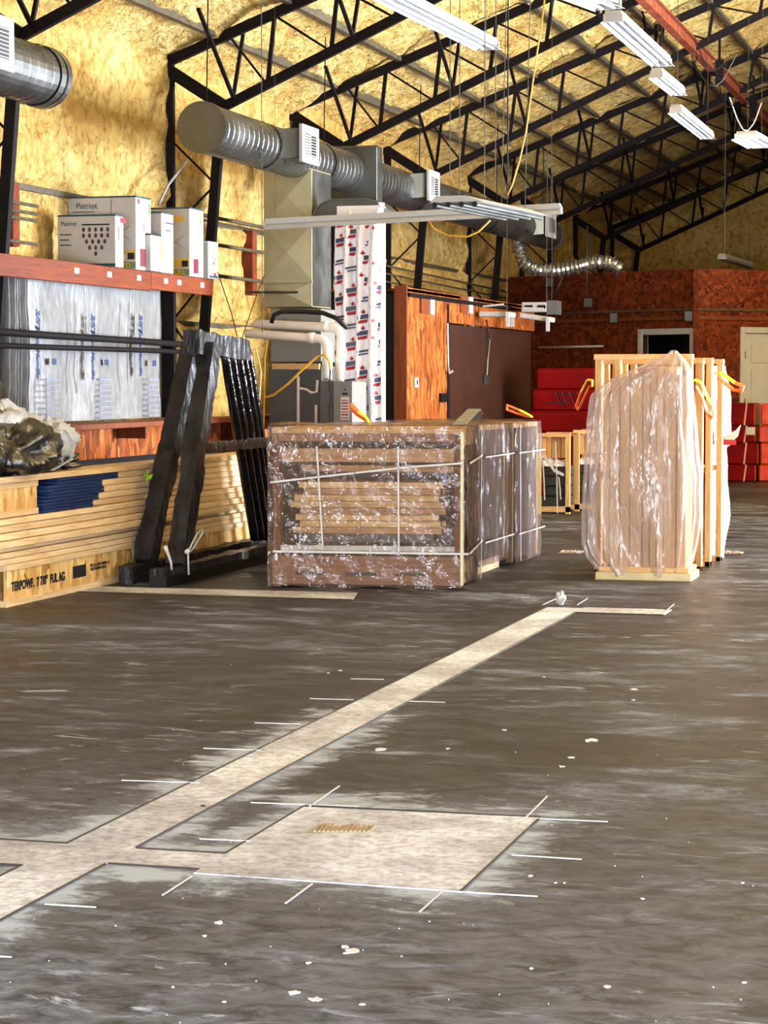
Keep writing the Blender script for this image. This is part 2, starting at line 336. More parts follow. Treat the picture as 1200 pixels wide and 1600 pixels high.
for i in range(55): spots.append((rs.uniform(0, 1200), 960+640*rs.random()**.6, rs.uniform(.001, .0035)))
for x, y, r in spots:
    p = on(2, 0, x, y); k = 11; r *= .55
    g.prism([(p.x+r*math.cos(2*math.pi*i/k)*rs.uniform(.4, 1.5), p.y+r*math.sin(2*math.pi*i/k)*rs.uniform(.4, 1.9), 0) for i in range(k)], (0, 0, .0025))
g.obj('paint_spatter', mat('white_spatter', (232, 230, 226), rough=.7), fl, kind='stuff')
# small drilled hole in the strip
p = on(2, 0, 317, 1261); g = B().tube([(p.x, p.y, .002), (p.x, p.y, .006)], .008, 10); g.obj('anchor_hole', BLACK, fl)
# crumpled paper at the end of the strip
p = on(2, 0, 876, 946)
def paper(u, v):
    a = 2*math.pi*u; z = v*.08; r = .026*math.sin(math.pi*min(v*.9+.1, 1))+.006
    d = Vector((math.cos(a)*r, math.sin(a)*r, z)); return p+Vector((0, 0, .004))+d*(1+.5*noise.noise(d*40))
tag(B().grid(paper, 10, 7, True).obj('paper_scrap', CARD), 'small crumpled white paper scrap standing at the end of the long pale floor strip', 'scrap')

# ------------------------------------------------------------------ walls and roof foam
FY = [11.2, 15.2, 19.6, 23.38, 27.12, 31.45, 35.1, 39.65, 43.75]           # frame lines
ZT = lambda x: 4.27+.38*(x-XW)
ZB = lambda x: 3.885+.447*(x+7.03)
GZ = [2.98, 1.95]
def n3(p, s, o=0): return noise.fractal(Vector(p)*s+Vector((o, o*1.7, o*.3)), 1.0, 2.0, 4)
def wall_foam(u, v):
    y = Y0+(YE-Y0)*u; z = 4.5*v
    d = .05+.055*n3((0, y, z), .8)+.045*n3((0, y*.6, z), 2.6, 5)
    for fy in FY: d += .10*math.exp(-((y-fy)/.13)**2)
    for gz in GZ: d -= .13*math.exp(-((z-gz-.03*n3((0, y, 0), .7, 3))/.035)**2)
    for gz in GZ: d += .05*math.exp(-((z-gz+.13)/.1)**2)
    if 15.2 < y < 18.2 and 2.25 < z < 3.0: d = min(d, .02)
    return (XW+max(d, -.05), y, z)
wl = B().grid(wall_foam, 620, 64).obj('wall_left', FOAM, local=True, smooth=True, kind='structure')
B().box((XW-.3, Y0, 0), (XW-.12, YE, 4.6)).obj('cladding', mat('sheet_cladding', (150, 140, 120)), wl, local=True)
PX_ = [-7.07+.71*i for i in range(-0, 21)]
def roof_foam(u, v):
    x = XW+(RX-XW)*v; y = Y0+(YE-Y0)*u
    z = ZT(x)+.165
    e = .045*n3((x, y, 1), .9)+.05*n3((x, y*.5, 2), 2.6, 4)+.025*n3((x, y, 2), 6, 9)
    for fy in FY: e -= ((.02 if abs(fy-19.6) < .1 else .10)*math.exp(-((x-XW)/1.6)**2)+.03)*math.exp(-((y-fy)/.16)**2)*(1+.8*n3((x, y, 0), 1.8, 2))
    for px in PX_: e -= .07*math.exp(-((x-px)/.09)**2)
    e -= .07*math.exp(-((x-XW)/.35)**2)
    return (x, y, z+e)
rf = B().grid(roof_foam, 560, 110).obj('ceiling', FOAM, local=True, smooth=True, kind='structure')
B().quad((XW-.4, Y0, ZT(XW)+.2), (RX, Y0, ZT(RX)+.5), (RX, YE, ZT(RX)+.5), (XW-.4, YE, ZT(XW)+.2)).obj('roof_sheet', mat('roof_sheeting', (140, 136, 128)), rf, local=True)
B().grid(lambda u, v: (RX+(XR-RX)*v, Y0+(YE-Y0)*u, ZT(RX)+.15-(ZT(RX)-ZT(XW))*v+.05*n3((v*8, u*45, 2), .9)), 120, 24).obj('roof_slope', FOAM, rf, local=True, smooth=True)
for i, px in enumerate(PX_[:11]):
    z = ZT(px)+.035
    B().beam((px, Y0, z), (px, YE, z), .055, .045).beam((px-.03, Y0, z+.06), (px-.03, YE, z+.06), .012, .08).obj('purlin', PURL, rf, local=True)
be = B().grid(lambda u, v: (XW+(XR-XW)*u, YE-.05-.06*n3((u*16, 0, v*7), .9), (4.3+.38*min(u*16, 16-u*16)+.2)*v), 120, 40).obj('wall_back', FOAM, local=True, smooth=True, kind='structure')
WG = mat('painted_block', (170, 160, 140), rough=.8)
# right wall with the open roll-up door, front wall with the open door behind the camera
r_ = B(); r_.box((XR, Y0, 0), (XR+.2, 10, 4.6)).box((XR, 20, 0), (XR+.2, YE, 4.6)).box((XR, 10, 3.8), (XR+.2, 20, 4.6)); r_.obj('wall_right', WG, local=True, kind='structure')
r_ = B(); r_.box((XW-.3, Y0-.2, 0), (-5, Y0, 4.6)).box((3.2, Y0-.2, 0), (XR+.2, Y0, 4.6)).box((-5, Y0-.2, 4.0), (3.2, Y0, 4.6))
r_.prism([(XW-.3, Y0-.2, 4.6), (XR+.2, Y0-.2, 4.6), (RX, Y0-.2, 7.6)], (0, .2, 0)); r_.obj('wall_front', WG, local=True, kind='structure')

# ------------------------------------------------------------------ steel frames
def frame(fy, label):
    t = thing('steel_frame', label, 'truss', (XW+.06, fy, 0), group='black steel frames carrying the roof')
    W = STEEL
    B().beam((XW+.02, fy, ZT(XW+.02)), (RX, fy, ZT(RX)), .09, .062, (0, 1, 0)).obj('top_chord', W, t)
    B().beam((-7.0, fy, ZB(-7.0)), (RX, fy, min(ZB(RX), ZT(RX)-.1)), .085, .055, (0, 1, 0)).obj('bottom_chord', W, t)
    B().beam((XW+.12, fy, ZT(XW)), (-7.0, fy, ZB(-7.0)), .11, .09, (0, 1, 0)).obj('knee', W, t)
    B().beam((XW+.17, fy, 0), (XW+.17, fy, 4.36), .07, .06, (0, 1, 0)).obj('outer_column', W, t)
    B().beam((-7.37, fy, 0), (-7.03, fy, 3.88), .085, .07, (0, 1, 0)).obj('inner_column', W, t)
    xi = lambda z: -7.37+.34*z/3.88
    z = .25; k = 0
    while z < 3.6:
        a = (XW+.17, fy, z) if k % 2 == 0 else (xi(z), fy, z)
        b_ = (xi(z+.42), fy, z+.42) if k % 2 == 0 else (XW+.17, fy, z+.42)
        B().tube([a, b_], .011, 5).obj('lacing_bar', W, t); z += .42; k += 1
    x = -6.56; k = 0
    while x < RX-.8:
        B().beam((x-.02, fy, ZB(x)), (x+.05, fy, ZT(x+.05)), .035, .035).obj('web_post', W, t)
        if ZT(x)-ZB(x) > .16:
            B().tube([(x+.06, fy, ZT(x+.06)-.03), (x+.56, fy, ZB(x+.56)+.03)], .012, 5).obj('web_rod', W, t)
        x += .605; k += 1
    B().tube([(-6.95, fy, ZT(-6.95)-.02), (-6.6, fy, ZB(-6.6)+.02)], .012, 5).obj('web_rod', W, t)
    for bx in (-6.9, -5.76, -4.2):
        B().beam((bx, fy, ZB(bx)), (bx, fy-.95, ZT(bx)+.06), .034, .024).obj('flange_brace', W, t)
        B().beam((bx-.02, fy, ZB(bx)), (bx-.02, fy+.30, ZT(bx)+.02), .03, .03).obj('flange_brace', W, t)
    return t
fl_lab = {0: None,
 1: 'black lattice frame crossing the top left corner of the picture above the near duct',
 2: 'black lattice frame whose knee meets the capped end of the long duct',
 3: 'black lattice frame rising above the square plenum of the long duct',
 4: 'black lattice frame landing behind the second white register of the long duct',
 5: 'black lattice frame landing just left of the yellow hanging cord',
 6: 'black lattice frame landing above the far end of the long duct',
 7: 'dark lattice frame beyond the far end of the long duct',
 8: 'farthest dark lattice frame against the shadowed end wall'}
for i in range(1, 9): frame(FY[i] - (0 if i < 8 else .3), fl_lab[i])
# wall girts, conduits and red timber blocks on the left wall
for z, r in ((2.94, .022), (1.93, .02)):
    B().beam((XW+.03, 9, z), (XW+.03, YE-.2, z), .03, .05).obj('wall_girt', PURL, wl, local=True)
def conduit(pts, r, label, m=PURL, name='conduit', grp=None):
    return tag(B().tube(pts, r, 7).obj(name, m, smooth=True), label, 'pipe', grp)
cx = XW+.30
for i, (y0, nm) in enumerate(((310, 'highest'), (323, 'second highest'), (334, 'third highest'), (372, 'lowest'))):
    p = on(0, cx, 0, y0)
    conduit([(cx, 11, p.z), (cx, 16.35, p.z-.01)], .014, nm+' of four thin conduits on the foam wall behind the light fixture cartons')
for i, y0 in enumerate((352, 392, 438)):
    p = on(0, cx, 395, y0); conduit([(cx, 19.75, p.z), (cx, 23.2, p.z)], .018, ('upper', 'middle', 'lower')[i]+' short conduit crossing the foam wall left of the return duct')
for i, y0 in enumerate((428, 440, 452)):
    p = on(0, cx, 640, y0); conduit([(cx, 23.6, p.z+.08), (cx, 34, p.z-.02)], .012, ('upper', 'middle', 'lower')[i]+' thin conduit on the foam wall above the plywood side room')
for a, b_, nm in (((16, 285), (30, 386), 'at the left edge above the orange shelf'), ((392, 360), (401, 462), 'left of the return duct')):
    p = on(0, XW+.13, *a); q = on(0, XW+.13, *b_)
    tag(B().box((XW+.05, p.y, q.z), (XW+.15, p.y+.38*abs(q.y-p.y)+.07, p.z)).obj('timber_block', RUSTY, bevel=.004), 'red-brown upright timber bedded in yellow foam '+nm, 'timber')
# rust red longitudinal beam near the ridge, in four bolted lengths
tb = thing('crane_beam', 'rust-red steel beam running lengthwise through the trusses at upper right', 'beam', (-3.1, 20, 5.3))
pa = on(2, 5.35, 1012, 0); pb = on(2, 5.35, 1200, 190)
d_ = (pb-pa)
segs = [(-.3, .44), (.50, .74), (.83, 1.15)]
for a, b_ in segs:
    p = pa+d_*a; q = pa+d_*b_
    g = B().beam(p, q, .012, .14); g.beam(p+Vector((0, 0, .07)), q+Vector((0, 0, .07)), .10, .015); g.beam(p-Vector((0, 0, .07)), q-Vector((0, 0, .07)), .10, .015); g.obj('beam_length', RUSTY, tb)
    B().beam(p+Vector((0, 0, -.16)), p+Vector((0, 0, .16)), .1, .1).obj('splice_bracket', STEEL, tb)
    B().beam(p+Vector((0, 0, .1)), p+Vector((0, 0, .45)), .03, .03).obj('hanger', STEEL, tb)
# tangled wires by that beam
rs = random.Random(11)
for i, (a, b_, sag) in enumerate((((1080, 85), (1150, 85), .35), ((1085, 60), (1135, 95), .2), ((1118, 105), (1150, 155), .25), ((1140, 150), (1190, 160), .4), ((1055, 120), (1090, 85), .15))):
    p = on(2, 5.1, *a); q = on(2, 5.1, *b_)
    pts = [p.lerp(q, k/12)-Vector((0, 0, sag*math.sin(math.pi*k/12)+.02*rs.random())) for k in range(13)]
    tag(B().tube(pts, .008, 5).obj('loose_wire', BLACK if i != 3 else ROPE), ['thin black wire looping below the middle of the rust-red beam', 'short black wire draped over the truss beside the rust-red beam', 'black wire hanging between two trusses under the rust-red beam', 'pale wire curling below the lower end of the rust-red beam', 'black wire drooping toward the hanging strip lights'][i], 'wire')

# ------------------------------------------------------------------ ducts
def duct(name, label, X, Y1, Y2, Z, r, cap_near, cap_far, parts_fn):
    t = thing(name, label, 'duct', (X, Y1, Z-r))
    prof = []; y = Y1; k = 0
    while y < Y2:
        prof += [(y, r), (min(y+.105, Y2), r), (min(y+.112, Y2), r+.003), (min(y+.122, Y2), r+.003)]; y += .129
    b = B(); b.grid(lambda u, v: (X+math.cos(2*math.pi*u)*prof[round(v*(len(prof)-1))][1], prof[round(v*(len(prof)-1))][0]+.06*u*0, Z+math.sin(2*math.pi*u)*prof[round(v*(len(prof)-1))][1]), 32, len(prof)-1, True)
    b.obj('duct_wall', GALV, t)
    for yy, on_ in ((Y1, cap_near), (Y2, cap_far)):
        if on_:
            B().tube([(X, yy-.012, Z), (X, yy+.012, Z)], r+.004, 32).obj('end_cap', CAPM, t)
            B().tube([(X, yy-.02, Z), (X, yy-.014, Z), (X, yy-.014, Z)], r+.012, 32, False).tube([(X, yy-.005, Z), (X, yy+.05, Z)], r+.012, 32, False).obj('cap_band', GALV, t)
    parts_fn(t); return t
def register(t, X, r, Z, y0, y1, zc, h, deep=.14):
    """side tap with a white face that looks into the hall"""
    x0 = X+r*.75; x1 = X+r+deep
    B().prism([(x0, y0-.12, zc-h/2-.02), (x1, y0, zc-h/2), (x1, y1, zc-h/2), (x0, y1+.12, zc-h/2-.02)], (0, 0, h+.01)).obj('tap_box', GALVD, t, bevel=.004)
    f = B().box((x1, y0-.05, zc-h/2-.04), (x1+.012, y1+.05, zc+h/2+.04)).box((x1, y0-.05, zc-h/2-.04), (x1-.02, y0-.04, zc+h/2+.04)).obj('register', WHITE, t, bevel=.002)
    ym = (y0+y1)/2
    for a, b_, m in ((y0+.03, ym-.015, TAPE), (ym+.015, y1-.03, BLACK)):
        g = B(); n = 8
        g.box((x1+.009, a, zc-h/2+.03), (x1+.0135, b_, zc+h/2-.03)); g.obj('louvre_opening', m, f)
        g = B()
        for k in range(n):
            z = zc-h/2+.04+(h-.08)*k/(n-1); g.box((x1+.012, a, z-.003), (x1+.018, b_, z+.003))
        g.obj('louvre', WHITE if m is BLACK else PURL, f)
DX, DZ, DR = -6.55, 3.50, .205
def main_parts(t):
    for pa_, pb_ in (((470, 214), (497, 256)), ((669, 274), (686, 306)), ((854, 338), (868, 362))):
        p = on(0, DX+DR+.14, *pa_); q = on(0, DX+DR+.14, *pb_)
        y0, y1 = min(p.y, q.y), max(p.y, q.y); register(t, DX, DR, DZ, y0+.06, y1-.06, DZ+.03, .26)
    for yy in (19.3, 21.0, 24.6, 28.2):
        B().tube([(DX, yy-.04, DZ), (DX, yy+.04, DZ)], DR+.012, 32, False).obj('joint_collar', GALV, t)
    for yy in (17.95, 21.3, 25, 29, 32): B().tube([(DX-.02, yy, DZ+DR), (DX, yy, ZT(DX)+.05)], .006, 5).obj('hanger_wire', STEEL, t)
duct('long_duct', 'long spiral galvanised round duct with a capped end running above the furnace', DX, 17.78, 32.4, DZ, DR, True, True, main_parts)
def near_parts(t):
    p = on(0, DX+DR+.14, 2, 76); q = on(0, DX+DR+.14, 17, 118); register(t, DX, DR, DZ, p.y-.3, q.y-.02, DZ+.03, .26)
    B().tube([(DX, 14.42, DZ), (DX, 14.5, DZ)], DR+.012, 32, False).obj('cap_band', GALV, t)
duct('near_duct', 'short end of a round galvanised duct poking in at the top left corner', DX, 11.5, 14.55, DZ, DR, False, True, near_parts)

# ------------------------------------------------------------------ air handler group
YR = 20.3
t = thing('return_duct', 'wide cream sheet-metal return duct with cross creases left of the printed wrap', 'duct', (-6.6, YR, 2.08))
x0, x1 = -6.86, -6.38
B().box((x0, YR, 2.08), (x1, YR+.62, 3.38)).obj('duct_wall', RETM, t, bevel=.004)
B().quad((x1+.002, YR+.01, 2.09), (x1+.002, YR+.61, 2.09), (x1+.002, YR+.61, 3.37), (x1+.002, YR+.01, 3.37)).obj('side_panel', GALVD, t)
for za, zb in ((2.88, 3.37), (2.34, 2.85), (2.09, 2.31)):
    B().prism([(x0+.01, YR, za), (x1-.01, YR, za), ((x0+x1)/2, YR-.02, (za+zb)/2)], (0, .002, 0)).prism([(x0+.01, YR, zb), (x1-.01, YR, zb), ((x0+x1)/2, YR-.02, (za+zb)/2)], (0, .002, 0)).prism([(x0+.01, YR, za), (x0+.01, YR, zb), ((x0+x1)/2, YR-.02, (za+zb)/2)], (0, .002, 0)).prism([(x1-.01, YR, za), (x1-.01, YR, zb), ((x0+x1)/2, YR-.02, (za+zb)/2)], (0, .002, 0)).obj('creased_panel', RETM, t)
for z in (2.87, 2.32): B().box((x0, YR-.02, z-.012), (x1+.01, YR, z+.012)).obj('drive_cleat', RETM, t)
p = on(1, YR-.0, 388, 457); q = on(1, YR, 468, 457)
tag(B().tube([(p.x, YR-.042, p.z), (q.x, YR-.042, q.z)], .012, 6).obj('pipe', PURL), 'short grey pipe lying across the foot of the cream return duct', 'pipe')
# plenum and elbow
t = thing('supply_plenum', 'square galvanised plenum box interrupting the long round duct', 'duct', (-6.4, 22, 3.0))
a = on(1, 22, 556, 228); b_ = on(1, 22, 589, 318)
B().box((-6.85, 22, b_.z), (b_.x, 22.2, a.z)).obj('plenum_box', GALVD, t, bevel=.006)
for k in range(2): B().box((-6.86, 21.99, b_.z+.01+k*(a.z-b_.z-.03)), (b_.x+.01, 22.02, b_.z+.03+k*(a.z-b_.z-.03))).obj('flange', GALV, t)
t = thing('duct_elbow', 'curved galvanised elbow turning down into the printed wrap', 'duct', (-6.1, 20.3, 2.7))
xl, xr = on(1, 20.0, 491, 330).x, on(1, 20.0, 594, 330).x; ztop = on(1, 20.0, 560, 311).z; zbt = on(1, 20.0, 491, 346).z
pr = [(xl, 20.0, zbt), (xl, 20.0, zbt+.05)]+[(xl+.2-.2*math.cos(a_), 20.0, ztop-.17+.17*math.sin(a_)) for a_ in [k*math.pi/16 for k in range(1, 9)]]
pr += [(xr-.12, 20.0, ztop), (xr-.03, 20.0, ztop-.03), (xr, 20.0, ztop-.08)]
pin = [(x+(.03 if x < -6.1 else -.0), 20.0, z-.035) for x, y, z in pr[::-1]]
g = B(); g.prism(pr+[(xr, 20.0, zbt), (xl+.06, 20.0, zbt)], (0, .5, 0)); g.obj('elbow_shell', GALVD, t)
g = B()
for (xa, _, za), (xb, _, zb) in zip(pr[:-1], pr[1:]): g.beam((xa, 19.985, za), (xb, 19.985, zb), .03, .012)
g.obj('elbow_rim', GALV, t)
# printed house-wrap around the riser
t = thing('wrapped_riser', 'tall duct riser wrapped in white sheet printed with dark and red logos', 'duct', (-5.95, 20.2, .9))
wx0, wx1 = on(1, 19.95, 524, 500).x, on(1, 19.95, 596, 500).x; wz1 = on(1, 19.95, 560, 316).z
def wrap_pt(u, v):
    z = .02+(wz1-.02)*v; uu = u; xx = wx0+(wx1-wx0)*uu+.02*(1-v)*uu
    y = 19.9-.035*math.cos(uu*22+1.1*math.sin(z*1.2))-.03*n3((uu*2, z*.8, 0), 2.0)
    if uu < .06: y += .05*(1-uu/.06)
    if v > .93: xx = xx if uu > .2 else xx+(.2-uu)*(v-.93)*4; y += (v-.93)*2.2
    return (xx, y, z)
SHEET = mat('printed_sheet', (244, 240, 240), (232, 226, 228), rough=.4, scale=20, sc=(3, 1, 1), bst=.4, bd=.01)
g = B(); g.grid(wrap_pt, 40, 60); sheet = g.obj('printed_sheet', SHEET, t, smooth=True)
B().box((wx0+.01, 19.97, .0), (wx1-.03, 20.2, wz1-.03)).obj('riser_core', SHEET, t)
gd = B(); gr = B(); rs = random.Random(5)
def onwrap(uc, vc, pts, g_):
    out = []
    for du, dz in pts:
        u = min(max(uc+du/(wx1-wx0), .01), .99); v = min(max(vc+dz/wz1, .01), .985); p = Vector(wrap_pt(u, v)); out.append((p.x, p.y-.004, p.z))
    g_.prism(out, (0, .002, 0))
rows = 17
for col in range(4):
    for r in range(rows):
        uc = .12+col*.25+rs.uniform(-.02, .02); vc = (r+.5*(col % 2)+.3)/rows*.97+rs.uniform(-.006, .006)
        if vc > .97: continue
        kind = (r+col) % 3; sl = .18
        def sk(pts): return [(a, b+a*sl) for a, b in pts]
        if kind < 2:
            onwrap(uc, vc, sk([(-.045, 0), (.045, 0), (.045, .04), (-.045, .04)]), gd)
            onwrap(uc, vc, sk([(-.035, -.038), (.03, -.038), (.045, -.01), (-.04, -.01)]), gr)
            onwrap(uc, vc, [(.0, .048), (.012, .055), (.02, .068), (.01, .074), (.005, .088), (0, .09), (-.005, .074), (-.016, .066), (-.008, .055)], gr)
        else:
            onwrap(uc, vc, sk([(-.05, .015), (.05, .015), (.05, .035), (-.05, .035)]), gd)
            onwrap(uc, vc, sk([(-.035, -.01), (.045, -.01), (.045, .004), (-.035, .004)]), gd)
gd.obj('dark_print', mat('slate_print', (62, 64, 92), rough=.5), sheet, kind='stuff'); gr.obj('red_print', INKR, sheet, kind='stuff')
# cabinets
t = thing('coil_cabinet', 'large flat grey cabinet below the cream return duct', 'cabinet', (-6.6, 20.3, 0))
a = on(1, 20.2, 420, 488); b_ = on(1, 20.2, 500, 660)
B().box((a.x, 20.2, 0), (b_.x+.02, 20.8, 1.52)).obj('lower_body', DGREY, t, bevel=.006)
B().box((a.x+.01, 20.22, 1.56), (b_.x+.01, 20.8, 2.06)).obj('upper_body', LGREY, t, bevel=.006)
B().box((a.x+.04, 20.17, 1.49), (b_.x, 20.22, 1.545)).obj('wood_batten', PINEX, t)
t = thing('furnace', 'light grey furnace cabinet with a rating label beside the printed wrap', 'furnace', (-6.1, 19.5, 0))
fx0, fx1 = on(1, 19.45, 500, 600).x, on(1, 19.45, 522, 600).x; fx2 = on(1, 19.5, 556, 600).x; fz = on(1, 19.45, 530, 595).z
B().box((fx0, 19.45, 0), (fx1, 19.85, fz)).obj('side_casing', DGREY, t, bevel=.004)
dr = B().box((fx1, 19.41, 0), (fx2, 19.85, fz-.005)).obj('front_door', LGREY, t, bevel=.01)
B().box((fx1+.09, 19.402, fz-.125), (fx1+.14, 19.41, fz-.108)).obj('vent_slot', BLACK, dr)
B().box((fx1+.11, 19.402, fz-.085), (fx1+.122, 19.41, fz-.072)).obj('sight_glass', BLACK, dr)
lb = B().box((fx1+.075, 19.404, 1.03), (fx1+.155, 19.41, fz-.145)).obj('rating_label', CARD, dr)
g = B()
for k in range(7): g.box((fx1+.083, 19.401, 1.045+k*.026), (fx1+.147, 19.405, 1.053+k*.026+.004*(k % 2)))
g.obj('label_print', INKR, t, kind='stuff')
# pvc pipes
def bend(pts, r=.07, n=5):
    pts = [Vector(p) for p in pts]; out = [pts[0]]
    for a_, m_, b2 in zip(pts[:-2], pts[1:-1], pts[2:]):
        p = m_+(a_-m_).normalized()*r; q = m_+(b2-m_).normalized()*r
        for k in range(n+1): f = k/n; out.append(p*(1-f)**2+m_*2*f*(1-f)+q*f*f)
    return out+[pts[-1]]
def px(x, y, Y): return on(1, Y, x, y)
for i, (pl, lab) in enumerate(((((398, 506), (533, 512), (531, 596)), 'upper white plastic vent pipe bending down into the furnace'), (((384, 521), (511, 530), (516, 592)), 'lower white plastic vent pipe bending down into the furnace'))):
    Y = 19.75-.12*i; P = [px(*pl[0], Y), px(*pl[1], Y), px(*pl[2], Y)]; P[2].y = 19.74-.2*i
    t = thing('vent_pipe', lab, 'pipe', P[0])
    B().tube(bend(P, .1), .042, 14).obj('pipe', WPLAST, t, smooth=True)
    c = P[1]+Vector((-.15, 0, .012)); B().tube([c-Vector((.03, 0, 0)), c+Vector((.03, 0, 0))], .05, 14).obj('coupling', WPLAST, t, smooth=True)
    c = P[1].lerp(P[2], .62); B().tube([c-Vector((0, 0, .04)), c+Vector((0, 0, .04))], .05, 14).obj('coupling', WPLAST, t, smooth=True)
t = thing('condensate_drain', 'thin white plastic drain pipe with a dipped trap in front of the grey cabinet', 'pipe', px(466, 660, 19.9)-Vector((0, 0, .97)))
B().tube([px(466, 588, 19.9), px(466, 660, 19.9), px(466, 664, 19.9)-Vector((0, 0, .9))], .014, 8).obj('standpipe', WPLAST, t)
B().tube([px(*q, 19.9) for q in ((468, 607), (478, 608), (487, 614), (495, 612), (496, 594))], .013, 8).obj('trap', WPLAST, t)
tag(B().tube([px(494, 633, 19.9), px(494, 662, 19.9), px(494, 662, 19.9)-Vector((0, 0, .9))], .014, 8).obj('pipe_stub', WPLAST), 'short white plastic pipe stub standing left of the furnace', 'pipe')
hose = tag(B().tube([px(*q, 19.6) for q in ((424, 505), (428, 492), (440, 487), (475, 487), (505, 489), (525, 497), (543, 513))], .022, 8).obj('refrigerant_hose', BLACK, smooth=True), 'thick black insulated hose arching over the two white vent pipes', 'hose')
tag(B().tube([px(*q, 19.35) for q in ((415, 621), (428, 617), (450, 600), (475, 575), (495, 558), (506, 554), (514, 563), (516, 578))], .011, 7).obj('gas_line', CORDY, smooth=True), 'yellow flexible gas line curving up to the white vent pipes', 'hose')
tag(B().tube([px(*q, 19.38) for q in ((516, 578), (515, 600), (518, 620), (515, 638), (517, 668), (517, 700))], .009, 6).obj('black_cable', BLACK), 'black cable hanging down the left side of the furnace', 'cable')
tag(B().tube([px(*q, 19.5) for q in ((418, 530), (414, 560), (413, 620), (412, 665), (412, 750))], .007, 6).obj('yellow_cable', CORDY), 'tan cable dropping along the left edge of the grey cabinet', 'cable')

# ------------------------------------------------------------------ plywood side room
XS = -6.0
t = thing('side_room', 'low plywood room with an orange chipboard front and large dark door', 'partition', (XS, 22.3, 0))
y635 = on(0, XS, 635, 452).y; y700 = on(0, XS, 700, 500).y; y835 = on(0, XS, 835, 475).y; ZS = 2.34
B().box((XS-.06, y635, 0), (XS, y700-.02, ZS)).obj('osb_panel', OSBO, t)
B().box((XS-.06, y700-.02, 2.02), (XS, y835, ZS)).obj('header_panel', OSBO, t)
B().box((XS-.12, y635-.04, 0), (XS+.012, y635, ZS+.02)).obj('corner_post', PINED, t)
B().box((XS-.94, y635+.12, 0), (XS-.13, y635+.16, ZS-.05)).obj('recess_shade_panel', BLACK, t)  # black sheet standing in for the shade of the recess
B().box((XS-.98, y635+.3, 0), (XS-.94, y835, 2.3)).obj('rear_panel', PEG, t)
B().box((XS-.98, y635-.02, 1.95), (XS-.3, y635+.03, 2.02)).obj('lintel', PINED, t)
B().box((XS-.98, y635, ZS-.04), (XS, y835, ZS-.01)).obj('roof_board', OSBD, t)
B().box((XS+.005, y635, 2.245), (XS+.04, y835-1.0, 2.285)).obj('door_rail', STEEL, t)
B().box((XS-.03, y700, 0), (XS+.02, y835-.3, 2.0)).obj('sliding_door', PEG, t)
B().box((XS-.05, y700-.05, 0), (XS+.015, y700, 2.22)).obj('jamb', BLACK, t)
for k, (px0, nm) in enumerate(((660, 0), (722, 0))):
    p = on(0, XS, px0, 475); B().box((XS, p.y-.12, p.z-.1), (XS+.02, p.y+.22, p.z+.09)).obj('hardware_plate', PINED, t); B().box((XS, p.y+.25, p.z-.1), (XS+.03, p.y+.42, p.z+.09)).obj('white_bracket', WHITE, t)
p = on(0, XS+.02, 650, 598)
t2 = thing('wall_switch', 'white switch plate on the orange chipboard near its left edge', 'switch', p)
B().box((XS+.002, p.y-.03, p.z-.05), (XS+.018, p.y+.12, p.z+.05)).obj('plate', WHITE, t2, bevel=.002); B().box((XS+.018, p.y+.04, p.z-.02), (XS+.024, p.y+.07, p.z+.03)).obj('toggle', BLACK, t2)
p = on(0, XS, 690, 621); tag(B().box((XS+.002, p.y-.12, p.z-.05), (XS+.03, p.y+.14, p.z+.045)).obj('latch_plate', STEEL, bevel=.003), 'dark square latch plate on the chipboard beside the dark door', 'latch')
p = [on(0, XS+.05, *q) for q in ((760, 500), (765, 530), (762, 560), (760, 590))]
t2 = thing('pull_cord', 'grey conduit cord with a switch box hanging down the dark door', 'cord', p[-1])
B().tube(p, .012, 6).obj('cord', GALVD, t2); B().box(p[-1]-Vector((.02, .05, .08)), p[-1]+Vector((.02, .05, .03))).obj('box', GALVD, t2)
for k in (1, 3): B().tube([p[k]-Vector((0, .08, 0)), p[k]+Vector((0, .08, 0))], .015, 6).obj('clip', GALVD, t2)
p = [on(0, XS+.045, *q) for q in ((699, 505), (700, 570), (702, 583), (707, 580))]
tag(B().tube(p, .014, 6).obj('latch_rod', TAPE), 'thin grey latch rod down the left edge of the dark door', 'rod')
# ------------------------------------------------------------------ far office walls
def onfl(x, y): return on(2, 0, x, y)
K = onfl(1085, 750); aL = math.radians(57.6); aR = math.radians(44.4)
dL = Vector((-math.sin(aL), math.cos(aL), 0)); dR = Vector((math.sin(aR), math.cos(aR), 0)); ZO = 2.92
nL = Vector((-dL.y, dL.x, 0)); nL = nL if nL.dot(EYE-K) > 0 else -nL
nR = Vector((-dR.y, dR.x, 0)); nR = nR if nR.dot(EYE-K) > 0 else -nR
room = thing('far_office', 'dark chipboard office block at the far end with a white door', 'partition', K)
def onL(x, y, o=0): return onp(K+nL*o, nL, x, y)
def onR(x, y, o=0): return onp(K+nR*o, nR, x, y)
def wallslab(base, d, n, s0, s1, z0, z1, m, name, th=.1, off=0, parent=None):
    a = base+d*s0+n*off; b_ = base+d*s1+n*off
    return B().prism([(a.x, a.y, z0), (b_.x, b_.y, z0), (b_.x-n.x*th, b_.y-n.y*th, z0), (a.x-n.x*th, a.y-n.y*th, z0)], (0, 0, z1-z0)).obj(name, m, parent or room)
def sL(x, y=600): return (onL(x, y)-K).dot(dL)
def sR(x, y=600): return (onR(x, y)-K).dot(dR)
zd = onL(1040, 523).z; sa, sb = sL(1078), sL(1004)
LL = 3.65
wallslab(K, dL, nL, 0, sa, 0, ZO, OSBD, 'osb_panel'); wallslab(K, dL, nL, sb, LL, 0, ZO, OSBD, 'osb_panel'); wallslab(K, dL, nL, sa, sb, zd, ZO, OSBD, 'osb_panel')
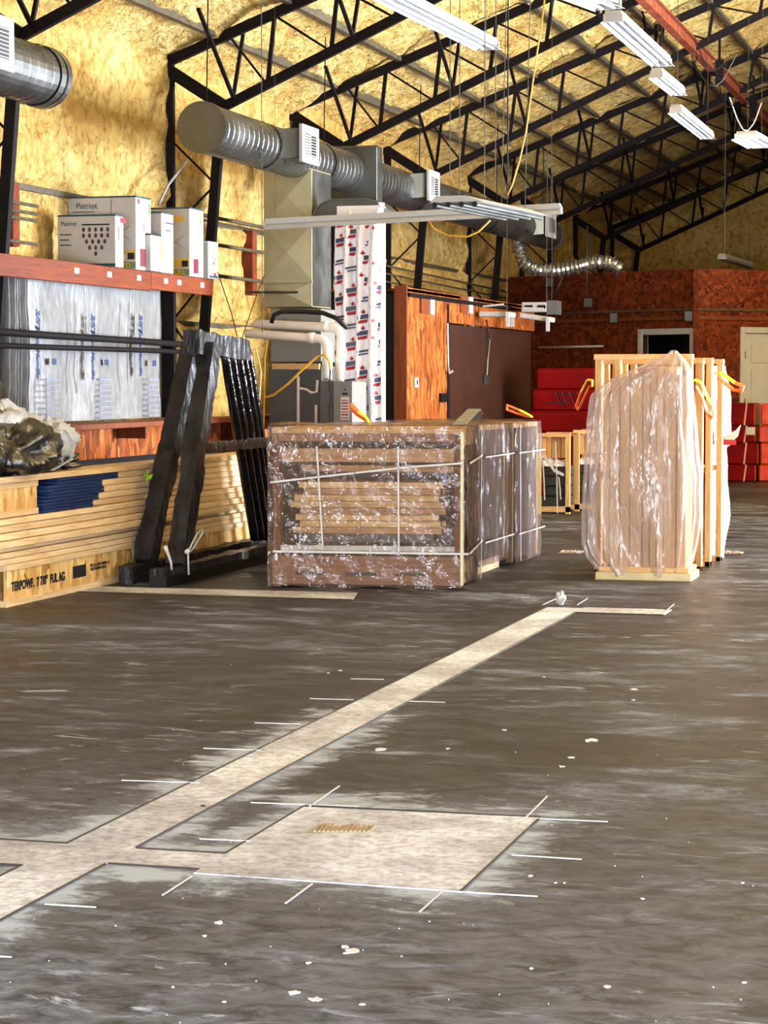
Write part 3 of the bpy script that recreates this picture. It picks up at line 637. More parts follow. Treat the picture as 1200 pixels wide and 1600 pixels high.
wallslab(K, dR, nR, 0, sR(1163), 0, ZO, OSBD, 'osb_panel'); wallslab(K, dR, nR, sR(1163), sR(1163)+.95, 2.06, ZO, OSBD, 'osb_panel'); wallslab(K, dR, nR, sR(1163)+.95, 8, 0, ZO, OSBD, 'osb_panel')
for base, d, n, L, nm in ((K, dL, nL, LL, 0), (K, dR, nR, 8, 0)):
    a = base+n*.02
    B().beam((a.x, a.y, 2.36), (a.x+d.x*L, a.y+d.y*L, 2.36), .03, .03).obj('wall_conduit', PURL, room)
    B().beam((a.x, a.y, 2.245), (a.x+d.x*L, a.y+d.y*L, 2.245), .03, .05).obj('ledger', PINED, room)
B().box((K.x-.03, K.y-.03, 0), (K.x+.03, K.y+.0, ZO)).obj('corner_trim', OSBD, room)
kk = K-nL*.12; 
B().prism([(K.x, K.y+.1, ZO-.1), (K.x+dR.x*8, K.y+dR.y*8, ZO-.1), (K.x+dR.x*8+dL.x*LL, K.y+dR.y*8+dL.y*LL, ZO-.1), (K.x+dL.x*LL, K.y+dL.y*LL, ZO-.1)], (0, 0, .06)).obj('roof_board', OSBD, room)
# door casings
def casing(d, n, s0, s1, zt, label_n):
    t = B(); wd = .085
    o = K+n*.02
    def pr(a0, a1, z0, z1): 
        a = o+d*a0; b_ = o+d*a1; t.prism([(a.x, a.y, z0), (b_.x, b_.y, z0), (b_.x-n.x*.14, b_.y-n.y*.14, z0), (a.x-n.x*.14, a.y-n.y*.14, z0)], (0, 0, z1-z0))
    pr(s0-wd, s0, 0, zt+wd); pr(s1, s1+wd, 0, zt+wd); pr(s0, s1, zt, zt+wd)
    return t.obj('door_casing', WHITE, room, bevel=.006)
casing(dL, nL, sa, sb, zd, 0)
wallslab(K-nL*.5, dL, nL, sa+.08, sb+.5, 0, 2.3, BLACK, 'doorway_shade_panel')  # black sheet behind the opening, standing in for the unlit room
s0 = sR(1163); casing(dR, nR, s0, s0+.92, 2.04, 0)
dd = wallslab(K, dR, nR, s0+.01, s0+.91, 0.01, 2.03, WHITE, 'door_leaf', th=.04, off=-.01)
def leafbox(a0, a1, z0, z1, m, nm, off, th):
    a = K+dR*(s0+a0)+nR*off; b_ = K+dR*(s0+a1)+nR*off
    B().prism([(a.x, a.y, z0), (b_.x, b_.y, z0), (b_.x-nR.x*th, b_.y-nR.y*th, z0), (a.x-nR.x*th, a.y-nR.y*th, z0)], (0, 0, z1-z0)).obj(nm, m, dd, bevel=.008)
for a0 in (.12, .52):
    for z0, z1 in ((1.62, 1.9), (.95, 1.52), (.2, .85)): leafbox(a0, a0+.30, z0, z1, WHITE, 'raised_panel', .004, .014)
leafbox(.44, .47, 1.52, 1.55, BLACK, 'peephole', .0, .012)
for z in (1.68, 1.02, .25): leafbox(-.02, .01, z, z+.11, STEEL, 'hinge', .02, .02)
def jbox(p, label, w_=.11, h=.14, m=GALVD):
    return tag(B().box(p-Vector((w_/2, .03, h/2)), p+Vector((w_/2, .03, h/2))).obj('junction_box', m, bevel=.006), label, 'electrical box')
jbox(onL(959, 497, .05), 'grey junction box on the far chipboard wall left of the dark doorway')
jbox(onL(919, 473, .05), 'grey junction box at the foot of a hanging conduit on the far wall', .12, .13)
jbox(onL(1076, 494, .05), 'grey junction box on the far wall above the dark doorway')
jbox(onL(859, 441, .05), 'dark grey junction box at the top left of the far chipboard wall', .12, .13)
for (a, b_, lab) in (((916, 371), (917, 470), 'thin conduit hanging down to a grey box on the far wall'), ((855, 448), (855, 474), 'short white conduit below the dark box at upper left of the far wall'), ((878, 434), (862, 472), 'slanting pale conduit beside the ballast box on the far left wall')):
    p = onL(*a, .07); q = onL(*b_, .07)
    if a[0] == 916: p = Vector((q.x, q.y, 3.6))
    conduit([p, q], .014, lab, GALVD)
p = onL(842, 543, .06); q = onL(942, 541, .06)
conduit([p, q], .016, 'pale rod lying horizontally across the far chipboard wall above the red cartons', WHITE, 'rod')
# foil flex duct
fp = [on(1, 31.5, *q) for q in ((808, 372), (812, 395), (818, 412), (835, 421), (870, 423), (905, 416), (930, 409), (955, 410), (972, 424))]
dn = []
for a, b_ in zip(fp[:-1], fp[1:]):
    for k in range(10): dn.append(a.lerp(b_, k/10))
for _ in range(6): dn = [dn[0]]+[(dn[i-1]+dn[i]*2+dn[i+1])/4 for i in range(1, len(dn)-1)]+[dn[-1]]
tag(B().tube(dn, [(.105 if i % 2 else .085)+.01*math.sin(i*1.7) for i in range(len(dn))], 14).obj('flexible_duct', FLEX), 'silver foil flexible duct sagging along the top of the far chipboard wall', 'duct')

# ------------------------------------------------------------------ hanging light fixtures
def strip_light(a, b_, label, w_=.11, h=.07, tubes=2, hang=(0, 1), open_=True):
    a = Vector(a); b_ = Vector(b_); d = (b_-a).normalized(); sd = d.cross(Vector((0, 0, 1))).normalized()
    t = thing('strip_light', label, 'light fixture', (a+b_)/2-Vector((0, 0, h)))
    B().beam(a+Vector((0, 0, .03)), b_+Vector((0, 0, .03)), w_*.95, .05).obj('housing', WHITE, t, bevel=.004)
    g = B()
    for sg in (-1, 1):
        c = sd*sg*w_*.36
        g.prism([a+c*.6+Vector((0, 0, .01)), a+c*2.0-Vector((0, 0, .03)), a+c*2.0-Vector((0, 0, .034)), a+c*.6+Vector((0, 0, .004))], b_-a)
    g.obj('reflector', WHITE, t)
    for sg in ((-1, 1) if tubes == 2 else (0,)):
        c = sd*sg*w_*.28-Vector((0, 0, .02)); B().tube([a+c+d*.02, b_+c-d*.02], .013, 8).obj('lamp_tube', WHITE, t)
    for p in (a, b_): B().beam(p-Vector((0, 0, .0))-d*.01, p+d*.01, w_*1.1, .06).obj('end_cap', CARDG, t)
    for k, p in ((0, a), (1, b_)):
        if k in hang:
            p = p+(d*.08 if k == 0 else -d*.08); zt = min(ZT(p.x), 6.8); B().tube([p+Vector((0, 0, .05)), (p.x, p.y, zt)], .002, 4).obj('hanging_chain', PURL, t)
    return t
def zpt(z, x, y): return on(2, z, x, y)
strip_light(zpt(4.0, 600, -12), zpt(4.0, 764, 72), 'nearest white strip light hanging over the middle of the trusses', .15)
strip_light(zpt(4.0, 958, 28), zpt(4.0, 1036, 98), 'white strip light near the top right, just left of the rust-red beam', .13)
strip_light(zpt(4.0, 1026, 116), zpt(4.0, 1061, 144), 'small white strip light between the two larger ones at upper right', .10)
strip_light(zpt(4.0, 1056, 172), zpt(4.0, 1107, 213), 'white strip light below the others at upper right', .11)
strip_light(zpt(3.9, 1166, 213), zpt(3.9, 1192, 227), 'small open strip light at the right edge under the rust-red beam', .22)
strip_light(zpt(4.0, 890, -16), zpt(4.0, 952, 8), 'strip light cut off by the top edge of the picture', .16)
strip_light(zpt(3.25, 1128, 402), zpt(3.25, 1171, 415), 'lone white strip light hanging above the far office wall', .12)
ya = 18.5
a = on(1, ya, 416, 352); b_ = on(1, ya+.12, 876, 328)
strip_light(a, b_, 'long white strip light hanging crosswise in front of the long duct', .075, tubes=1)
t = thing('high_bay_light', 'grey multi-lamp reflector fixture overlapping the crosswise strip light', 'light fixture', on(1, 16.6, 740, 330))
a = on(1, 16.4, 712, 316); b_ = on(1, 18.2, 818, 338); d = (b_-a).normalized(); sd = d.cross(Vector((0, 0, 1))).normalized(); wd = .21
B().prism([a-sd*wd*.75+Vector((0, 0, .05)), a+sd*wd*.35+Vector((0, 0, .05)), a+sd*wd+Vector((0, 0, -.0)), a-sd*wd+Vector((0, 0, -.0))], b_-a).obj('housing', WHITE, t, bevel=.004)
for k in range(4):
    c = sd*(-.16+.105*k)-Vector((0, 0, .018)); B().tube([a+c-d*.01, b_+c], .017, 8).obj('lamp_tube', GALVD, t)
    B().tube([a+c-d*.022, a+c-d*.005], .022, 8).obj('lamp_socket', BLACK, t)
for k in (-1, 1): B().tube([a+sd*.1*k+d*.4+Vector((0, 0, .05)), (a.x+d.x*.4+sd.x*.1*k, a.y+d.y*.4, ZT(a.x)+.1)], .004, 4).tube([b_+sd*.1*k-d*.3+Vector((0, 0, .05)), (b_.x-d.x*.3+sd.x*.1*k, b_.y, ZT(b_.x)+.1)], .004, 4).obj('hanging_chain', GALVD, t)
# two shop lights near the side room
for (q0, q1, Y, lab) in (((752, 491), (802, 492), 25.5, 'left flat shop light with white end brackets in front of the dark door'), ((815, 493), (864, 500), 26.5, 'right flat shop light below the ballast box')):
    a = px(*q0, Y); b_ = px(*q1, Y); t = thing('shop_light', lab, 'light fixture', (a+b_)/2)
    B().beam(a, b_, .28, .06).obj('housing', CARDG, t, bevel=.01)
    for k, p in enumerate((a+Vector((-.09, -.1, 0)), b_+Vector((-.03, -.16, 0)))): B().box(p-Vector((.02, .02, .14)), p+Vector((.02, .02, .03))).obj('end_bracket', WHITE, t)
    B().beam(a+Vector((.02, 0, .09)), a.lerp(b_, .7)+Vector((0, 0, .12)), .03, .02).obj('arm', WHITE, t)
    c = a.lerp(b_, .8); B().tube([c+Vector((0, 0, .03)), (c.x, c.y, 4.2)], .005, 4).obj('hanging_chain', GALVD, t)
a = px(815, 480, 27); b_ = px(866, 483, 27)
t = thing('ballast_box', 'grey ballast box with slotted face hanging at the left of the far wall', 'light fixture', (a+b_)/2-Vector((0, 0, .1)))
B().box((a.x, 27, a.z-.06), (b_.x-.1, 27.3, a.z+.06)).obj('body', CARDG, t, bevel=.006)
B().box((b_.x-.1, 27.03, a.z-.09), (b_.x+.02, 27.35, a.z+.08)).obj('end_block', DGREY, t)
for x in (.04, .2): B().box((a.x+x, 26.99, a.z-.02), (a.x+x+.1, 27.0, a.z+.025)).obj('slot', BLACK, t)
B().tube([(b_.x-.05, 27.1, a.z+.08), (b_.x-.05, 27.1, 4.2)], .005, 4).obj('hanging_chain', GALVD, t)
# hanging extension cord and chains
cp = [on(1, 17.0, *q) for q in ((852, -10), (846, 40), (838, 90), (828, 160), (822, 205), (812, 250), (800, 290), (793, 305))]
tag(B().tube(cp, .007, 6).obj('extension_cord', CORDY, smooth=True), 'yellow extension cord hanging down to the crosswise strip light', 'cord')
cp = [on(1, 19.0, *q) for q in ((670, 345), (678, 358), (700, 368), (730, 370), (748, 362), (766, 344))]
tag(B().tube(cp, .007, 6).obj('extension_cord', CORDY, smooth=True), 'yellow cord drooping below the crosswise strip light', 'cord')
for x, y1, Y, lab in ((410, 520, 17.6, 'thin wire hanging in front of the long duct left of its first register'), (703, 275, 17.9, 'fine pale chain hanging just right of the second register'), (774, 290, 17.4, 'fine pale chain above the grey multi-lamp fixture'), (793, 300, 17.2, 'black cord hanging beside the yellow extension cord'), (1132, 400, 30, 'long thin wire dropping to the left end of the lone far light')):
    p = on(1, Y, x, y1)
    tag(B().tube([p, (p.x, p.y, min(ZT(p.x), 6.9))], .004 if x != 793 else .007, 4).obj('hanging_wire', BLACK if x in (793,) else GALVD), lab, 'wire')

# ------------------------------------------------------------------ shelf with cartons
XB = -7.1
p0 = on(0, XB, 0, 393); zt = 2.315
t = thing('shelf_beam', 'orange-stained timber shelf beam with small white labels under the cartons', 'shelf', (XB, 17, 2.15))
B().box((XB-.04, 13.2, 2.15), (XB, 18.0, zt)).obj('beam_board', REDWOOD, t, bevel=.004)
B().box((XB-.04, 18.01, 2.165), (XB, 19.55, zt)).obj('beam_board', REDWOOD, t, bevel=.004)
B().box((XW+.25, 15.2, zt-.03), (XB-.04, 19.5, zt-.005)).obj('shelf_deck', PINED, t)
for x in (120, 171, 217, 259, 280, 316):
    p = on(0, XB, x, 423+(x-120)*.115); 
    B().box((XB, p.y-.045, p.z-.022), (XB+.002, p.y+.045, p.z+.022)).obj('paper_label', CARD, t)
def carton(x, ya_, yb_, dp, h, label, mfront, mside, top, z0=None):
    """front face looks at -Y, side face at +X; x = right side, dp = width across"""
    z0 = zt+.001 if z0 is None else z0
    t = thing('carton', label, 'box', (x-dp/2, ya_, z0), group='light fixture cartons on the shelf')
    B().box((x-dp, ya_, z0), (x, yb_, z0+h)).obj('carton_body', mfront, t, bevel=.003)
    B().box((x-dp-.001, ya_-.001, z0+h-.012), (x+.001, yb_+.001, z0+h+.002)).obj('top_flap', top, t)
    B().box((x, ya_+.012, z0+.01), (x+.002, yb_-.012, z0+h-.014)).obj('side_print', mside, t)
    return t
def fr(t, x, y, z, w_, h, m, name='print_block'): return B().box((x, y-.002, z), (x+w_, y, z+h)).obj(name, m, t)
def sd_(t, x, y, z, w_, h, m, name='print_block'): return B().box((x+.002, y, z), (x+.0035, y+w_, z+h)).obj(name, m, t)
# box geometry from the corners seen: (left px, corner px, right px, top y, base y) at plane Y of the front face
def cart(xl, xc, xr, ytop, ybase_c, Y, *a):
    P = on(1, Y, xc, ytop); L = on(1, Y, xl, ytop); zt_ = P.z
    lo, hi = Y, Y+6
    for _ in range(30):
        mid = (lo+hi)/2; q = Vector((P.x, mid, 2.4))-EYE
        if 600+FPX*q.dot(VR)/q.dot(VF) < xr: lo = mid
        else: hi = mid
    return P.x, Y, lo, P.x-L.x, zt_-zt
CX = {}
XC1 = XB+.02
def yfor(xc): return on(0, XC1, xc, 430).y
# chandelier carton
Y = yfor(180); c = cart(90, 180, 193, 335, 417, Y); t = carton(c[0], c[1], c[2], c[3], c[4], 'white carton printed with a dark crystal chandelier, leftmost on the shelf', CARDG, CARD, TEAL)
XL = c[0]-c[3]; W_, H_ = c[3], c[4]
B().box((XL, Y-.004, zt+.003), (c[0], Y, zt+.03)).obj('base_band', TEAL, t)
text('Patriot', .05, (XL+.03, Y-.001, zt+H_*.80), (1, 0, 0), (0, 0, 1), INK, t)
for k, z in enumerate((.62, .52, .42)): fr(t, XL+.02, Y, zt+H_*z, .10-.02*(k % 2), .008, INK, 'small_print')
pl = fr(t, XL+W_*.42, Y, zt+H_*.80, W_*.48, .012, INK, 'chandelier_print')
rs = random.Random(2); g = B()
for i, n in enumerate((5, 5, 4, 3, 1)):
    for k in range(n):
        cx_ = XL+W_*.66+(k-(n-1)/2)*W_*.105; cz = zt+H_*(.72-.115*i)
        g.prism([(cx_+.014*math.cos(a_*math.pi/4), Y-.003, cz+.02*math.sin(a_*math.pi/4)) for a_ in range(8)], (0, .0025, 0))
g.obj('crystal_print', mat('smoky_print', (74, 48, 52), rough=.5), t, kind='stuff')
sd_(t, c[0], Y+.06, zt+H_*.52, .12*(c[2]-Y), H_*.26, MAROON); sd_(t, c[0], Y+.10, zt+H_*.86, .12, H_*.1, INKR)
# big carton
Y = yfor(212); c = cart(105, 212, 236, 306, 422, Y); t = carton(c[0], c[1], c[2], c[3], c[4], 'largest light carton, tall and pale with a spoke lamp print, behind the chandelier one', CARDG, CARD, TEAL)
XL = c[0]-c[3]; W_, H_ = c[3], c[4]; D_ = c[2]-c[1]
text('Patriot', .07, (XL+.08, Y-.001, zt+H_*.84), (1, 0, 0), (0, 0, 1), INK, t)
fr(t, XL+.05, Y, zt+H_*.79, .2, .006, INK, 'small_print'); fr(t, XL+W_*.64, Y, zt+H_*.3, .004, H_*.66, INK, 'rule_line')
fr(t, XL+.3, Y, zt+.01, c[0]-XL-.305, .055, GREENC, 'green_band'); text('LED', .055, (c[0]-.145, Y-.003, zt+.017), (1, 0, 0), (0, 0, 1), GOLD, t, bold=.002)
fr(t, c[0]-.16, Y, zt+.08, .15, .085, GOLD, 'gold_block'); fr(t, c[0]-.075, Y-.001, zt+.085, .06, .055, BLACK); fr(t, c[0]-.15, Y-.001, zt+.085, .06, .045, CARD)
def spokes(t, X_, yc, zc, sy, sz):
    for k in range(6):
        a_ = k*math.pi/3+.3; B().beam((X_+.004, yc, zc), (X_+.004, yc+sy*math.cos(a_), zc+sz*math.sin(a_)), .005, .006).obj('lamp_print', TAPE, t)
spokes(t, c[0], Y+D_*.52, zt+H_*.60, D_*.4, .09)
for k in (-1, 1): B().beam((c[0]-.14, Y-.003, zt+H_*.5), (c[0]-.05, Y-.003, zt+H_*(.5+.1*k)), .005, .006).obj('lamp_print', TAPE, t)
sd_(t, c[0], Y+D_*.25, zt+.03, D_*.36, .15, MAROON); sd_(t, c[0], Y+D_*.1, zt+H_*.9, D_*.15, .04, INKR); sd_(t, c[0], Y+D_*.8, zt+H_*.78, D_*.13, .09, GREENC)
# second tall carton
Y = yfor(296); c = cart(243, 296, 318, 324, 430, Y); t = carton(c[0], c[1], c[2], c[3]+.12, c[4], 'second tall pale light carton on the right of the shelf, spoke lamp print', CARDG, CARD, TEAL)
XL = c[0]-c[3]; W_, H_ = c[3], c[4]; D_ = c[2]-c[1]
fr(t, c[0]-.17, Y, zt+.01, .165, .055, GREENC, 'green_band'); text('LED', .055, (c[0]-.145, Y-.003, zt+.017), (1, 0, 0), (0, 0, 1), GOLD, t, bold=.002)
fr(t, c[0]-.15, Y, zt+.08, .14, .08, GOLD, 'gold_block'); fr(t, c[0]-.075, Y-.001, zt+.085, .06, .055, BLACK); fr(t, c[0]-.15, Y, zt+H_*.8, .1, .05, GOLD)
for k in (-1, 1): B().beam((c[0]-.14, Y-.003, zt+H_*.5), (c[0]-.05, Y-.003, zt+H_*(.5+.1*k)), .005, .006).obj('lamp_print', TAPE, t)
spokes(t, c[0], Y+D_*.52, zt+H_*.56, D_*.4, .09); sd_(t, c[0], Y+D_*.25, zt+.03, D_*.36, .13, MAROON); sd_(t, c[0], Y+D_*.7, zt+H_*.78, D_*.13, .08, GREENC)
# narrow cartons between
Y = yfor(250); c = cart(237, 252, 271, 331, 425, Y); t = carton(c[0], c[1], c[2], c[3]+.03, c[4], 'narrow tall white carton standing between the two big light cartons', CARDG, CARD, TEAL)
sd_(t, c[0], c[1]+.1, zt+c[4]*.82, .18, .012, INK, 'small_print'); sd_(t, c[0], c[1]+.1, zt+c[4]*.7, .12, .01, INK, 'small_print')
Y = yfor(247)-.05; c = cart(236, 247, 267, 368, 425, Y); t = carton(c[0]+.03, c[1]-.25, c[2]-.3, c[3]+.02, c[4], 'small white carton with a tan print leaning before the narrow tall one', CARDG, CARD, BLACK)
sd_(t, c[0]+.03, c[1]-.05, zt+c[4]*.3, .1, c[4]*.6, mat('tan_print', (190, 140, 110), rough=.5), 'tan_print')
Y = yfor(322); c = cart(319, 321, 338, 377, 436, Y); t = carton(c[0]+.02, c[1]+.02, c[2], .16, c[4], 'last small white carton overhanging the right end of the shelf', CARDG, CARD, CARD)
D_ = c[2]-c[1]-.04; sd_(t, c[0]+.02, c[1]+.04, zt+.01, D_*.9, .02, TEAL); sd_(t, c[0]+.02, c[1]+.03+D_*.5, zt+.03, D_*.25, .025, INKR)
for k in range(4): B().beam((c[0]+.026, c[1]+.02+D_*.5, zt+.13), (c[0]+.026, c[1]+.02+D_*.5+D_*.35*math.cos(k), zt+.13+.06*math.sin(k+.4)), .004, .005).obj('lamp_print', TAPE, t)

# ------------------------------------------------------------------ faced insulation under the shelf
XI = -7.3
t = thing('insulation_batts', 'silvery faced insulation sheets printed in blue, hung under the orange shelf', 'insulation', (XI, 17, 1.05))
ya_, yb_ = on(0, XI, 40, 500).y, on(0, XI, 256, 500).y
def batt(y0, y1, z0, z1, nm, bul):
    def f(u, v):
        y = y0+(y1-y0)*u; z = z0+(z1-z0)*v
        return (XI-.02+bul*math.sin(math.pi*u)**.5+.02*math.sin(u*19+.6*math.sin(z*3))*bul/.05+.02*n3((0, y, z), 2.2), y, z)
    return f, B().grid(f, 60, 30).obj('faced_sheet', BATT, t, smooth=True, label=nm)
fB, sh = batt(ya_, yb_, 1.06, 2.215, 'broad blue-printed sheet', .05)
batt(on(0, XI, 6, 500).y, on(0, XI, 24, 500).y, 1.08, 2.2, 'narrow rolled sheet', .06); batt(on(0, XI, 24, 500).y+.01, ya_-.02, 1.08, 2.2, 'narrow rolled sheet', .06); batt(14.2, on(0, XI, 6, 500).y-.02, 1.08, 2.2, 'narrow rolled sheet', .06)
B().box((XI-.15, ya_, 1.08), (XI-.06, yb_, 2.2)).obj('batt_core', mat('glass_wool', (214, 190, 120)), t)
for xx in (50, 137, 212):
    ax = on(0, XI+.07, xx, 482 if xx == 50 else 490); 
    text('3/ST', .10, (XI+.10, ax.y, ax.z), (0, 0, -1), (0, 1, 0), INKB, t, shear=.3, bold=.006, sx=.9)
    text('Johns Manville', .085, (XI+.10, ax.y+.0, ax.z-.14), (0, 0, -1), (0, 1, 0), INKB, t, shear=.25, bold=.005, sx=.8)
for k, xx in enumerate((83, 165, 240)):
    p = on(0, XI+.08, xx, 590)
    g = B()
    for j in range(8): g.box((XI+.08, p.y-.13, p.z-.02-.045*j), (XI+.083, p.y+.13, p.z-.012-.045*j))
    g.box((XI+.08, p.y-.14, p.z-.36), (XI+.083, p.y-.135, p.z)); g.obj('table_print', mat('pale_blue_ink', (120, 128, 156), rough=.6), t)
    B().box((XI+.08, p.y-.02, p.z+.1), (XI+.083, p.y+.06, p.z+.15)).obj('blue_mark', INKB, t)
for xx in (119, 131, 199, 210):
    p = on(0, XI+.08, xx, 473); B().box((XI+.08, p.y, 1.28), (XI+.083, p.y+.012, p.z)).obj('rule_line', TAPE, t)
B().box((XI-.02, on(0, XI, 255, 500).y, 1.055), (XI+.1, on(0, XI, 258, 500).y, 2.2)).obj('edge_post', STEEL, t)
# two dark pipes in front
for z0, z1, r, nm in ((1.765, 1.705, .028, 'upper'), (1.645, 1.64, .021, 'lower')):
    p = [Vector((-7.1+.03*math.sin(k), 12.8+(18.85-12.8)*k/10, z0+(z1-z0)*k/10)) for k in range(11)]
    tag(B().tube(p, r, 8).obj('dark_pipe', STEEL, smooth=True), nm+' of two dark pipes running across the silvery insulation sheets', 'pipe')
# low timber ledge and board under the insulation
t = thing('wall_ledge', 'dark red-brown timber ledge and chipboard apron below the insulation', 'shelf', (-7.2, 18, 0))
B().box((-7.22, 13, 1.0), (-6.95, 23, 1.045)).obj('ledge_board', PINED, t, bevel=.004)
B().box((-7.30, 13, .0), (-7.26, 23, 1.0)).obj('apron_board', OSBO, t)
for y in (15.8, 17.6, 19.4, 21.2): B().box((-7.26, y, .90), (-7.0, y+.05, 1.0)).obj('bracket', PINED, t)
# thin wires hanging at the frame by the A-frame
tag(B().tube([on(0, -5.6, *q) for q in ((340, 425), (362, 490), (374, 540), (378, 528), (398, 470), (413, 430))], .004, 4).obj('guy_wire', STEEL), 'thin wire forming a V above the wrapped A-frame', 'wire')
tag(B().tube([on(0, XW+.3, *q) for q in ((300, 240), (285, 260), (262, 290), (248, 320))], .012, 5).obj('pale_hose', TAPE, smooth=True), 'pale hose curving on the foam behind the capped duct end', 'hose')

# ------------------------------------------------------------------ lumber stack
XF = -5.9; YN = 12.53; YFAR = 17.65
ordn = ['lowest', 'second', 'third', 'fourth', 'fifth', 'sixth', 'seventh', 'eighth', 'ninth', 'tenth']
def ijoist(xf, y0, y1, z0, h, label, web_txt):
    t = thing('i_joist', label, 'joist', (xf-.03, y0, z0), group='timber I-joists in the stack')
    B().box((xf-.06, y0, z0), (xf, y1, z0+.04)).obj('flange', PINEY, t, bevel=.002)
    B().box((xf-.06, y0+.01, z0+h-.04), (xf, y1, z0+h)).obj('flange', PINEY, t, bevel=.002)
    B().box((xf-.03, y0+.02, z0+.04), (xf-.012, y1, z0+h-.04)).obj('web', OSBF, t)
    web_txt(t); return t
def wt(t):
    p = on(0, XF-.012, 16, 921)
    text('TERPOWF.  7 7/8"  FUL AG', .075, (XF-.012, 12.62, .095), (0, 1, 0), (0, 0, 1), INK, t, bold=.004, sx=.93)
    text('PS1-24  JOIST SERIES 1.5\nUSE STAMPED SIDE', .026, (XF-.012, 13.85, .145), (0, 1, 0), (0, 0, 1), INK, t, bold=.001, sx=1.25)
    B().box((XF-.0115, 13.56, .09), (XF-.011, 13.78, .17)).obj('stamp_block', INK, t)
ijoist(XF, YN, YFAR, 0.0, .26, 'lowest chipboard-webbed joist with black lettering, resting on the floor', wt)
ijoist(XF-.08, YN-.25, YFAR, 0.0, .26, 'plain chipboard-webbed joist on the floor directly behind the lettered one', lambda t: None)
z = .262; k = 0; rs = random.Random(4)
spec = [(.038, 12.3, 0), (.038, 12.1, .0), (.032, 12.0, -.01), (.045, 12.0, .02), (.045, 12.52, .0), (.045, 12.0, -.01), (.04, 12.0, .0)]
for i, (h, y0, dx) in enumerate(spec):
    xf = XF+dx+rs.uniform(-.02, .015)
    o = B().box((xf-.24, y0 if i != 4 else 11.9, z), (xf, YFAR-.05*i+rs.uniform(-.1, .1), z+h-.004)).obj('board', PINEY, bevel=.002)
    tag(o, 'long pale pine board, '+ordn[i]+' layer counted up from the lettered joist', 'board', 'pale boards in the lower half of the stack'); z += h
zL = z
def wt2(t): text('PS1-24 IN MEDIUM\nUSE JOIST LOAD PER', .03, (XF-.05-.012, 12.12, zL+.11), (0, 1, 0), (0, 0, 1), INK, t, bold=.0015, sx=1.1)
ijoist(XF-.05, 11.8, 13.12, zL, .215, 'short chipboard-webbed joist at upper left with two lines of lettering', wt2)
# blue-ended boards
n = 5; hb = .215/n; ends = [13.16, 13.12, 13.22, 13.18, 13.36]; bl = [13.98, 14.05, 14.15, 14.12, 14.4]
for i in range(n):
    z0 = zL+i*hb; xf = XF-.04+rs.uniform(-.008, .008)
    t = thing('blue_ended_board', 'pine board with a blue painted end, '+ordn[i]+' of the five', 'board', (xf-.1, ends[i], z0), group='blue-ended boards in the upper half of the stack')
    B().box((xf-.24, bl[i], z0+.001), (xf, YFAR-.2, z0+hb-.002)).obj('bare_length', PINEY, t, bevel=.002)
    for kk in range(2): B().box((xf-.24, ends[i]+.03*kk, z0+kk*hb/2+.001), (xf+.004, bl[i], z0+(kk+1)*hb/2-.002)).obj('painted_end', BLUE, t, bevel=.002)
tag(B().box((XF-.26, 11.8, zL+.216), (XF-.02, YFAR, zL+.216+.038)).obj('board', PINEY, bevel=.002), 'knotty top board capping the whole lumber stack', 'board')
tag(B().box((XF-.9, 13.6, zL+.216), (XF-.3, YFAR, zL+.216+.02)).box((XF-.9, 13.0, 0), (XF-.34, YFAR, zL+.21)).obj('sheet_pile', BLUE), 'pile of blue-edged boards filling the stack behind the pine faces', 'board')
# lime tape tail
lp = on(0, XF+.03, 229, 747); g = B(); rs = random.Random(8)
for k in range(9):
    a_ = rs.uniform(0, 6.28); l = rs.uniform(.03, .09); q = lp+Vector((rs.uniform(0, .03), math.cos(a_)*l, math.sin(a_)*l*.6)); g.ribbon([lp, q], .02, (.3, .3, 1), .002)
tag(g.obj('flagging_tape', LEAF), 'knot of lime green flagging tape on the lumber beside the wrapped A-frame', 'tape')
# ------------------------------------------------------------------ black and white tarp bundle on the lumber
zc = zL+.256
bc = Vector((XF-.30, 13.05, zc))
t = thing('tarp_bundle', 'crumpled black and white tarp bundle heaped on the left end of the lumber', 'bag', bc)
def blob(c, r3, m, nm, se, amp=.35, sc=3.5, nu=48, nv=28, par=None):
    def f(u, v):
        th = 2*math.pi*u; ph = math.pi*(v-.5); d = Vector((math.cos(th)*math.cos(ph), math.sin(th)*math.cos(ph), math.sin(ph)))
        q = noise.fractal(d*sc*.6+Vector((se, 0, 0)), 1, 2, 4); q2 = abs(noise.noise(d*sc*1.6+Vector((se, 5, 0))))
        rr = 1+amp*q-.25*q2; p = Vector((d.x*r3[0]*rr, d.y*r3[1]*rr, d.z*r3[2]*rr))+Vector(c)
        p.z = max(p.z, zc+.003); return p
    return B().grid(f, nu, nv, True).obj(nm, m, par or t, smooth=True)
blob(bc+Vector((0, -.50, .15)), (.28, .65, .32), BAGB, 'black_lobe', 1); blob(bc+Vector((.16, -.05, .13)), (.2, .60, .20), BAGB, 'black_lobe', 4)
blob(bc+Vector((-.02, .02, .15)), (.22, .62, .29), BAGW, 'white_sheet', 2, .25); blob(bc+Vector((.1, .58, .17)), (.14, .32, .17), BAGW, 'white_sheet', 7, .3)
blob(bc+Vector((.10, .62, .06)), (.14, .24, .09), BAGB, 'black_fold', 9, .5); blob(bc+Vector((-.16, -.1, .42)), (.14, .45, .13), BAGB, 'black_fold', 12, .6)
for k in range(3): B().ribbon([bc+Vector((.17, .12+.1*k, .27)), bc+Vector((.19, .18+.1*k, .20)), bc+Vector((.2, .17+.1*k, .14))], .03, (0, 1, .3), .004).obj('black_stripe', BLACK, t)
